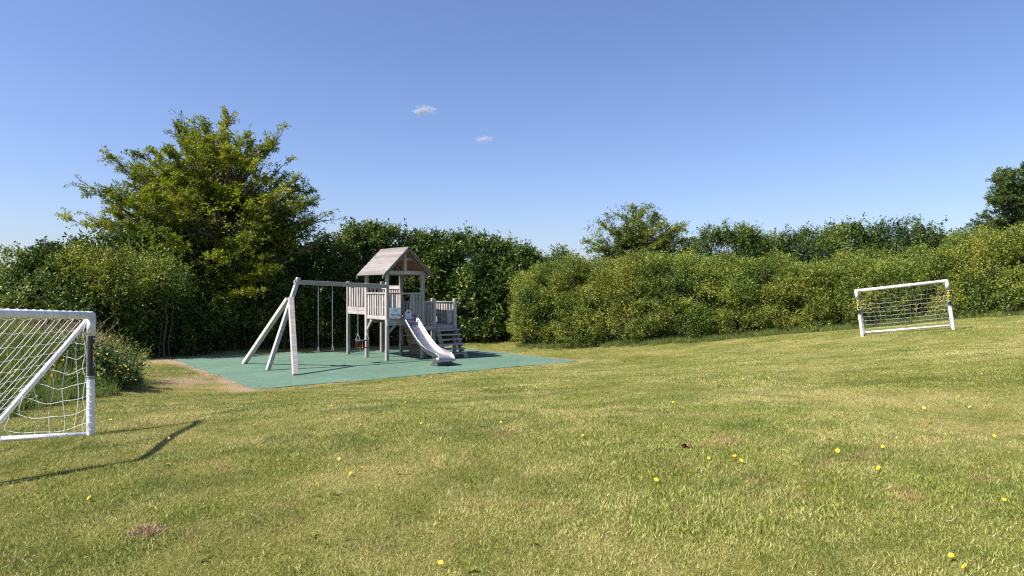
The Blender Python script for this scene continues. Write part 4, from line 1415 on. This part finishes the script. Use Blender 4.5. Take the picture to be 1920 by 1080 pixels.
rot = np.stack([np.arctan(hy), -np.arctan(hx), np.zeros(len(X))], 1)
# spin about the vertical first: pure z spin with small slope is close enough
spin = rng.random(len(X)) * 6.283
rx_ = np.arctan(hy) * np.cos(spin) - np.arctan(hx) * np.sin(spin)
ry_ = -np.arctan(hx) * np.cos(spin) - np.arctan(hy) * np.sin(spin)
rot = np.stack([rx_, ry_, spin], 1)
scatter('mown_grass', np.stack([X, Y, Z], 1), rot, scl, idx, tiles, M['blade'], 'mown grass blades covering the lawn')

wx = rng.uniform(-9, 14, 420); wy = rng.uniform(3, 20, 420)
kk = (np.abs(wx) < wy * .8 + .5) & (pad_sd(wx, wy) > .4) & (vnoise(np.stack([wx, wy, wx * 0], 1), .8, 91) > .5) & (wx > -6)
wx = wx[kk]; wy = wy[kk]; Pw = np.stack([wx, wy, height(wx, wy) + .006], 1)
Pw = np.repeat(Pw, 9, axis=0); aw = rng.random(len(Pw)) * 6.283
Dw = np.stack([np.cos(aw), np.sin(aw), rng.uniform(.15, .6, len(Pw))], 1)
V_, F_, T_ = leaves_from(Pw + Dw * .004, Dw, np.tile([0, 0, 1.0], (len(Pw), 1)) + rng.normal(size=Pw.shape) * .2, rng.uniform(.02, .045, len(Pw)), rng.uniform(.01, .018, len(Pw)), rng.random(len(Pw)) * .4 + .6)
tag(mesh_np('lawn_weeds', V_, F_, M['airy_leaf'], tint=T_), 'small broad leaved weed rosettes in the mown lawn', kind='stuff')

# taller fringe along the foot of the sunlit hedge and on the mound
tall = [mesh_np('tall_tile', *(lambda t: (t[0], t[1]))(tl), M['meadow'], tint=tl[2], obj=False) for tl in
        [blades(160, .22, .12, .34, .005, .010, .35, 400 + i) for i in range(4)]]
tallc = source_collection('tall_tiles', tall)
FX, FY = [], []
for _ in range(1300):
    x = random.uniform(.2, 17); y = spline(HB, x) - .3 + random.gauss(.0, .22)
    FX.append(x); FY.append(y)
for _ in range(260):
    x = random.uniform(-14, .3); y = spline(DL, x) + random.gauss(.3, .2)
    if pad_sd(np.array([x]), np.array([y]))[0] > .75:
        FX.append(x); FY.append(y)
FX = np.array(FX); FY = np.array(FY)
sc_ = rng.uniform(.3, .8, len(FX)) * np.clip(.5 + vnoise(np.stack([FX, FY, FX * 0], 1), .8, 3), .4, 1.2)
scatter('long_grass', np.stack([FX, FY, height(FX, FY)], 1), np.stack([FX * 0, FX * 0, rng.random(len(FX)) * 6.28], 1), sc_, rng.integers(0, 4, len(FX)), tallc, M['meadow'], 'uncut grass fringe along the foot of the hedges')

# ------------------------------------------------------------------ wildflower mound at the left
def in_mound(n_):
    out = []
    while len(out) < n_:
        x = random.uniform(-14.5, -6.0); y = random.uniform(8.4, 16.2)
        # curved front edge of the bed
        e = np.interp(y, [8.4, 9.5, 11.5, 13.2, 14.6, 16.2], [-6.35, -6.5, -7.0, -7.5, -8.1, -10.5])
        if x < e + random.gauss(0, .12):
            out.append((x, y, e - x))
    return np.array(out)


mp = in_mound(1500)
scatter('mound_grass', np.stack([mp[:, 0], mp[:, 1], height(mp[:, 0], mp[:, 1])], 1), np.stack([mp[:, 0] * 0, mp[:, 0] * 0, rng.random(len(mp)) * 6.28], 1),
        np.clip(.8 + mp[:, 2] * .7, .8, 1.9) * rng.uniform(.7, 1.2, len(mp)), rng.integers(0, 4, len(mp)), tallc, M['meadow'], 'rough long grass growing on the mound at the left')
# leafy weeds on the mound: stuff
mp = in_mound(2600)
Pm = np.stack([mp[:, 0], mp[:, 1], height(mp[:, 0], mp[:, 1])], 1)
kp = vnoise(Pm, .9, 71) > .45; Pm = Pm[kp]
D0 = rng.normal(size=Pm.shape) * .4 + np.array([0, 0, 1.0]); D0 /= np.linalg.norm(D0, axis=1, keepdims=True)
V_, F_, T_ = shoot_leaves(Pm, D0, rng.uniform(.15, .5, len(Pm)), 16, .07, .035, .1, .3)
tag(mesh_np('leafy_weeds', V_, F_, M['mid_leaf'], tint=T_), 'leafy green weeds among the mound grass', kind='stuff')
# dark low shrub at the front corner of the mound
bl = []
for x, y, r_ in ((-8.1, 13.9, .45), (-8.5, 13.6, .5), (-7.75, 13.2, .4), (-8.15, 12.9, .42), (-8.6, 13.1, .45)):
    bl.append((x, y, hz(x, y) + .16, r_, r_, .3))
shrub('low_shrub', bl, M['far_leaf'], 'low dark green shrub at the corner of the wildflower mound', 'shrub', None, 4, None,
      dens=150, k=10, sl=.2, ll=.055, lw=.035, upb=.4, seed=131, lump=.12, freq=2.5, inner=.4)
# grassy yellow-green tuft behind it
bl = [(-9.4, 14.6, hz(-9.4, 14.6) + .3, .8, .7, .4), (-10.2, 14.9, hz(-10.2, 14.9) + .35, .8, .7, .42), (-8.9, 15.1, hz(-8.9, 15.1) + .25, .6, .6, .4)]
shrub('broom_bush', bl, M['hedge_leaf'], 'fine leaved light green bush crowning the wildflower mound', 'shrub', None, 4, None,
      dens=170, k=12, sl=.35, ll=.06, lw=.014, upb=1.2, seed=133, lump=.15, freq=2, inner=.3)
# dry stalks
lines, rr = [], []
for i in range(520):
    x = random.uniform(-12.8, -8.3) if i % 3 else random.uniform(-10.6, -8.6); y = random.uniform(10.5, 15.3) if i % 3 else random.uniform(13.2, 14.4)
    g = hz(x, y); h = random.uniform(.45, .95)
    lean = Vector((random.gauss(.3, .35), random.gauss(0, .3)))
    p0 = np.array([x, y, g]); p2 = np.array([x + lean.x * h, y + lean.y * h, g + h])
    pm = (p0 + p2) / 2 + np.array([-lean.x * .08, 0, .05])
    lines.append(np.array([p0, pm, p2])); rr.append(np.array([.0042, .0032, .0018]))
    for j in range(3):
        q0 = pm + (p2 - pm) * random.uniform(.1, .9)
        lines.append(np.array([q0, q0 + np.array([random.uniform(-.1, .12), random.uniform(-.1, .1), random.uniform(.05, .16)])])); rr.append(np.array([.0024, .0014]))
V_, F_ = tubes_np(lines, rr, 3)
tag(mesh_np('dry_stalks', V_, F_, M['straw']), 'thin dry stalks leaning out of the mound', kind='stuff')


# ------------------------------------------------------------------ yellow flowers
def flower_mesh(name, size, stem_h):
    bm = bmesh.new()
    np_ = 13
    for ring, (r0, r1, z1, n_) in enumerate(((.1, 1.0, .12, np_), (.05, .62, .38, 9))):
        for k in range(n_):
            a = 2 * math.pi * (k + .5 * ring) / n_; w = .2
            c_, s_ = math.cos(a), math.sin(a); R = size / 2
            p = [(r0 * R, 0), (r1 * .7 * R, w * R), (r1 * R, 0), (r1 * .7 * R, -w * R)]
            vs = [bm.verts.new((u * c_ - v * s_, u * s_ + v * c_, stem_h + z1 * R * (u / R))) for u, v in p]
            bm.faces.new(vs)
    for f in bm.faces: f.material_index = 0
    nf = len(bm.faces)
    add_tube(bm, [(0, 0, -.01), (.004, 0, stem_h * .5), (0, 0, stem_h)], .0022, 5)
    bm.faces.ensure_lookup_table()
    for f in bm.faces[nf:]: f.material_index = 1
    me = bpy.data.meshes.new(name); bm.to_mesh(me); bm.free()
    me.materials.append(M['petal']); me.materials.append(M['stem'])
    return me


FM = flower_mesh('dandelion', .036, .043)
FP = [(208, 787), (157, 823), (290, 828), (316, 823), (176, 938), (250, 876), (317, 877), (565, 801), (642, 860), (664, 889), (675, 882), (746, 888), (590, 913), (710, 816), (793, 794), (542, 871), (680, 799), (435, 771),
      (673, 1046), (827, 1061), (621, 760), (480, 800), (940, 792), (765, 753), (1010, 727), (1063, 745), (1112, 807), (1097, 820), (1085, 836), (987, 817), (1265, 754), (1195, 769), (1312, 711), (1394, 711), (1420, 728), (1442, 706),
      (1535, 741), (1541, 746), (1550, 706), (1703, 724), (1782, 709), (1839, 702), (1864, 725), (1732, 767), (1823, 765), (1745, 797), (1728, 796), (1861, 819), (1911, 821), (1657, 840), (1656, 882), (1461, 841), (1466, 848), (1329, 861),
      (1379, 860), (1386, 867), (1379, 872), (1288, 906), (1228, 904), (1882, 942), (1682, 1022), (1785, 1050), (1571, 845), (1805, 743), (1510, 734), (1820, 1070), (1640, 690), (1500, 680), (1720, 670), (1853, 660), (1545, 684), (1230, 700)]
SPECIAL = {(1656, 882): 'large bright dandelion on its own in the lower right lawn', (673, 1046): 'dandelion near the bottom edge, left one of the two there',
           (827, 1061): 'dandelion lowest at the bottom edge, right of its neighbour', (1785, 1050): 'dandelion low in the bottom right corner of the lawn', (176, 938): 'orange yellow dandelion above the dead thatch clump',
           (590, 913): 'single dandelion left of centre in the lower lawn', (1882, 942): 'dandelion by the right edge of the lower lawn', (1329, 861): 'dandelion just right of and below the red scrap',
           (710, 816): 'dandelion on the lawn below the near side of the green pad', (157, 823): 'dandelion close beneath the ground bar of the near goal', (1228, 904): 'dandelion to the lower left of the red scrap'}
for i, (px_, py_) in enumerate(FP):
    p = on_ground(px_, py_ + 4)
    o = bpy.data.objects.new('dandelion', FM); link(o)
    o.location = p
    s = random.uniform(.65, .95) * (1.15 if (px_, py_) in ((1656, 882), (673, 1046), (827, 1061), (1785, 1050)) else 1)
    o.scale = (s, s, s)
    o.rotation_euler = (random.uniform(.2, 1.1), random.uniform(-.5, .5), random.uniform(0, 6.28))
    tag(o, SPECIAL.get((px_, py_), 'small yellow dandelion flower open in the mown lawn'), 'flower', 'dandelions in the lawn')
# yellow blossom in the mound: nobody could count it
Pf = []
for px_, py_, n_ in ((217, 685, 13), (236, 694, 12), (196, 668, 7), (95, 702, 10), (20, 702, 7), (110, 680, 4), (60, 690, 5)):
    for _ in range(n_):
        Yf = (12.75 if px_ > 190 else 9.8) + random.uniform(-.25, .25)
        p = at(px_ + random.gauss(0, 9), py_ + random.gauss(0, 6), Yf)
        Pf.append(tuple(p))
Pf = np.array(Pf)
V_, F_, T_ = leaves_from(Pf, rng.normal(size=Pf.shape), rng.normal(size=Pf.shape) + [0, -1, 1], np.full(len(Pf), .034), np.full(len(Pf), .03), rng.random(len(Pf)))
tag(mesh_np('yellow_blossom', V_, F_, M['petal'], tint=T_), 'yellow blossom scattered through the mound plants', kind='stuff')

# ------------------------------------------------------------------ small litter on the lawn
p = on_ground(1284, 842)
bm = bmesh.new()
g_ = 5
vv = [[bm.verts.new((p.x + (i - 2) * .016, p.y + (j - 2) * .015, p.z + .026 + random.uniform(-.016, .022))) for j in range(g_)] for i in range(g_)]
for i in range(g_ - 1):
    for j in range(g_ - 1): bm.faces.new((vv[i][j], vv[i + 1][j], vv[i + 1][j + 1], vv[i][j + 1]))
bmesh.ops.solidify(bm, geom=bm.faces[:], thickness=.003)
tag(bm_obj('wrapper', bm, M['pink']), 'crumpled reddish pink scrap lying in the middle of the lawn', 'litter')


def clump(name, px_, py_, n_, rad, hh, mat, label, cat, w=.004):
    p = on_ground(px_, py_)
    V_, F_, T_ = blades(n_, rad, hh * .6, hh, w, w * 1.5, 1.4, px_)
    o = mesh_np(name, V_, F_, mat, tint=T_); o.location = p
    return tag(o, label, cat)


clump('thatch_clump', 277, 1000, 1500, .075, .058, M['thatch'], 'reddish brown clump of dead thatch near the bottom left', 'grass clump')
p = on_ground(1790, 985)
lines = [np.array([[p.x - .03, p.y + .02, p.z + .01], [p.x, p.y, p.z + .025], [p.x + .02, p.y + .015, p.z + .055]]),
         np.array([[p.x, p.y, p.z + .025], [p.x - .01, p.y - .01, p.z + .035], [p.x - .03, p.y - .03, p.z + .03]])]
V_, F_ = tubes_np(lines, [np.array([.0022, .002, .001])] * 2, 4)
tag(mesh_np('dry_twig', V_, F_, M['straw']), 'pale dry twig lying in the grass near the bottom right', 'twig')
p = on_ground(181, 742)
bm = bmesh.new(); bmesh.ops.create_icosphere(bm, subdivisions=2, radius=.05, matrix=Matrix.Translation(p + Vector((0, 0, .04))) @ Matrix.Diagonal((1, .8, .75, 1)))
for v in bm.verts: v.co += Vector((random.uniform(-.006, .006),) * 3)
tag(bm_obj('stone', bm, M['white'], None, True), 'small white stone at the edge of the mound behind the near goal', 'stone')


# ------------------------------------------------------------------ two wisps of cloud, far off
def cloud(px_, py_, wpx, hpx, dens, label, seed):
    Y = 1800.0
    p = at(px_, py_, Y)
    me = bpy.data.meshes.new('cloud'); bm = bmesh.new()
    bmesh.ops.create_icosphere(bm, subdivisions=3, radius=1.0)
    s = Y / F
    for v in bm.verts: v.co = Vector((v.co.x * wpx * s, v.co.y * wpx * s * .8, v.co.z * hpx * s))
    bm.to_mesh(me); bm.free()
    o = link(bpy.data.objects.new('cloud', me)); o.location = p
    m, n, l, b = new_mat('cloud_vapour')
    n.remove(b)
    pv = n.new('ShaderNodeVolumePrincipled'); pv.inputs['Color'].default_value = (1, 1, 1, 1); pv.inputs['Anisotropy'].default_value = .3
    tc = n.new('ShaderNodeTexCoord')
    nz = noise(n, l, 1.0, 5, .62, mapping(n, l, tc.outputs['Object'], (1 / (14 * s), 1 / (14 * s), 1 / (7 * s))), .4)
    nz.inputs['W' if 'W' in nz.inputs and False else 'Scale'].default_value = 1.0 + seed * .13
    gr = n.new('ShaderNodeVectorMath'); gr.operation = 'LENGTH'
    l.new(mapping(n, l, tc.outputs['Object'], (1 / (wpx * s), 1 / (wpx * s * .8), 1 / (hpx * s))), gr.inputs[0])
    fall = mathn(n, l, 'SUBTRACT', 1.0, gr.outputs['Value'], True)
    a_ = mathn(n, l, 'SUBTRACT', mathn(n, l, 'ADD', nz.outputs[0], mathn(n, l, 'MULTIPLY', fall, .35)), .68, True)
    l.new(mathn(n, l, 'MULTIPLY', a_, dens), pv.inputs['Density'])
    l.new(pv.outputs[0], n['Material Output'].inputs['Volume'])
    me.materials.append(m)
    tag(o, label, None, None, 'structure')
    return o


cloud(793, 207, 34, 14, .6, 'larger upper wisp of white cloud', 1)
cloud(906, 261, 26, 10, .5, 'smaller lower wisp of white cloud', 4)
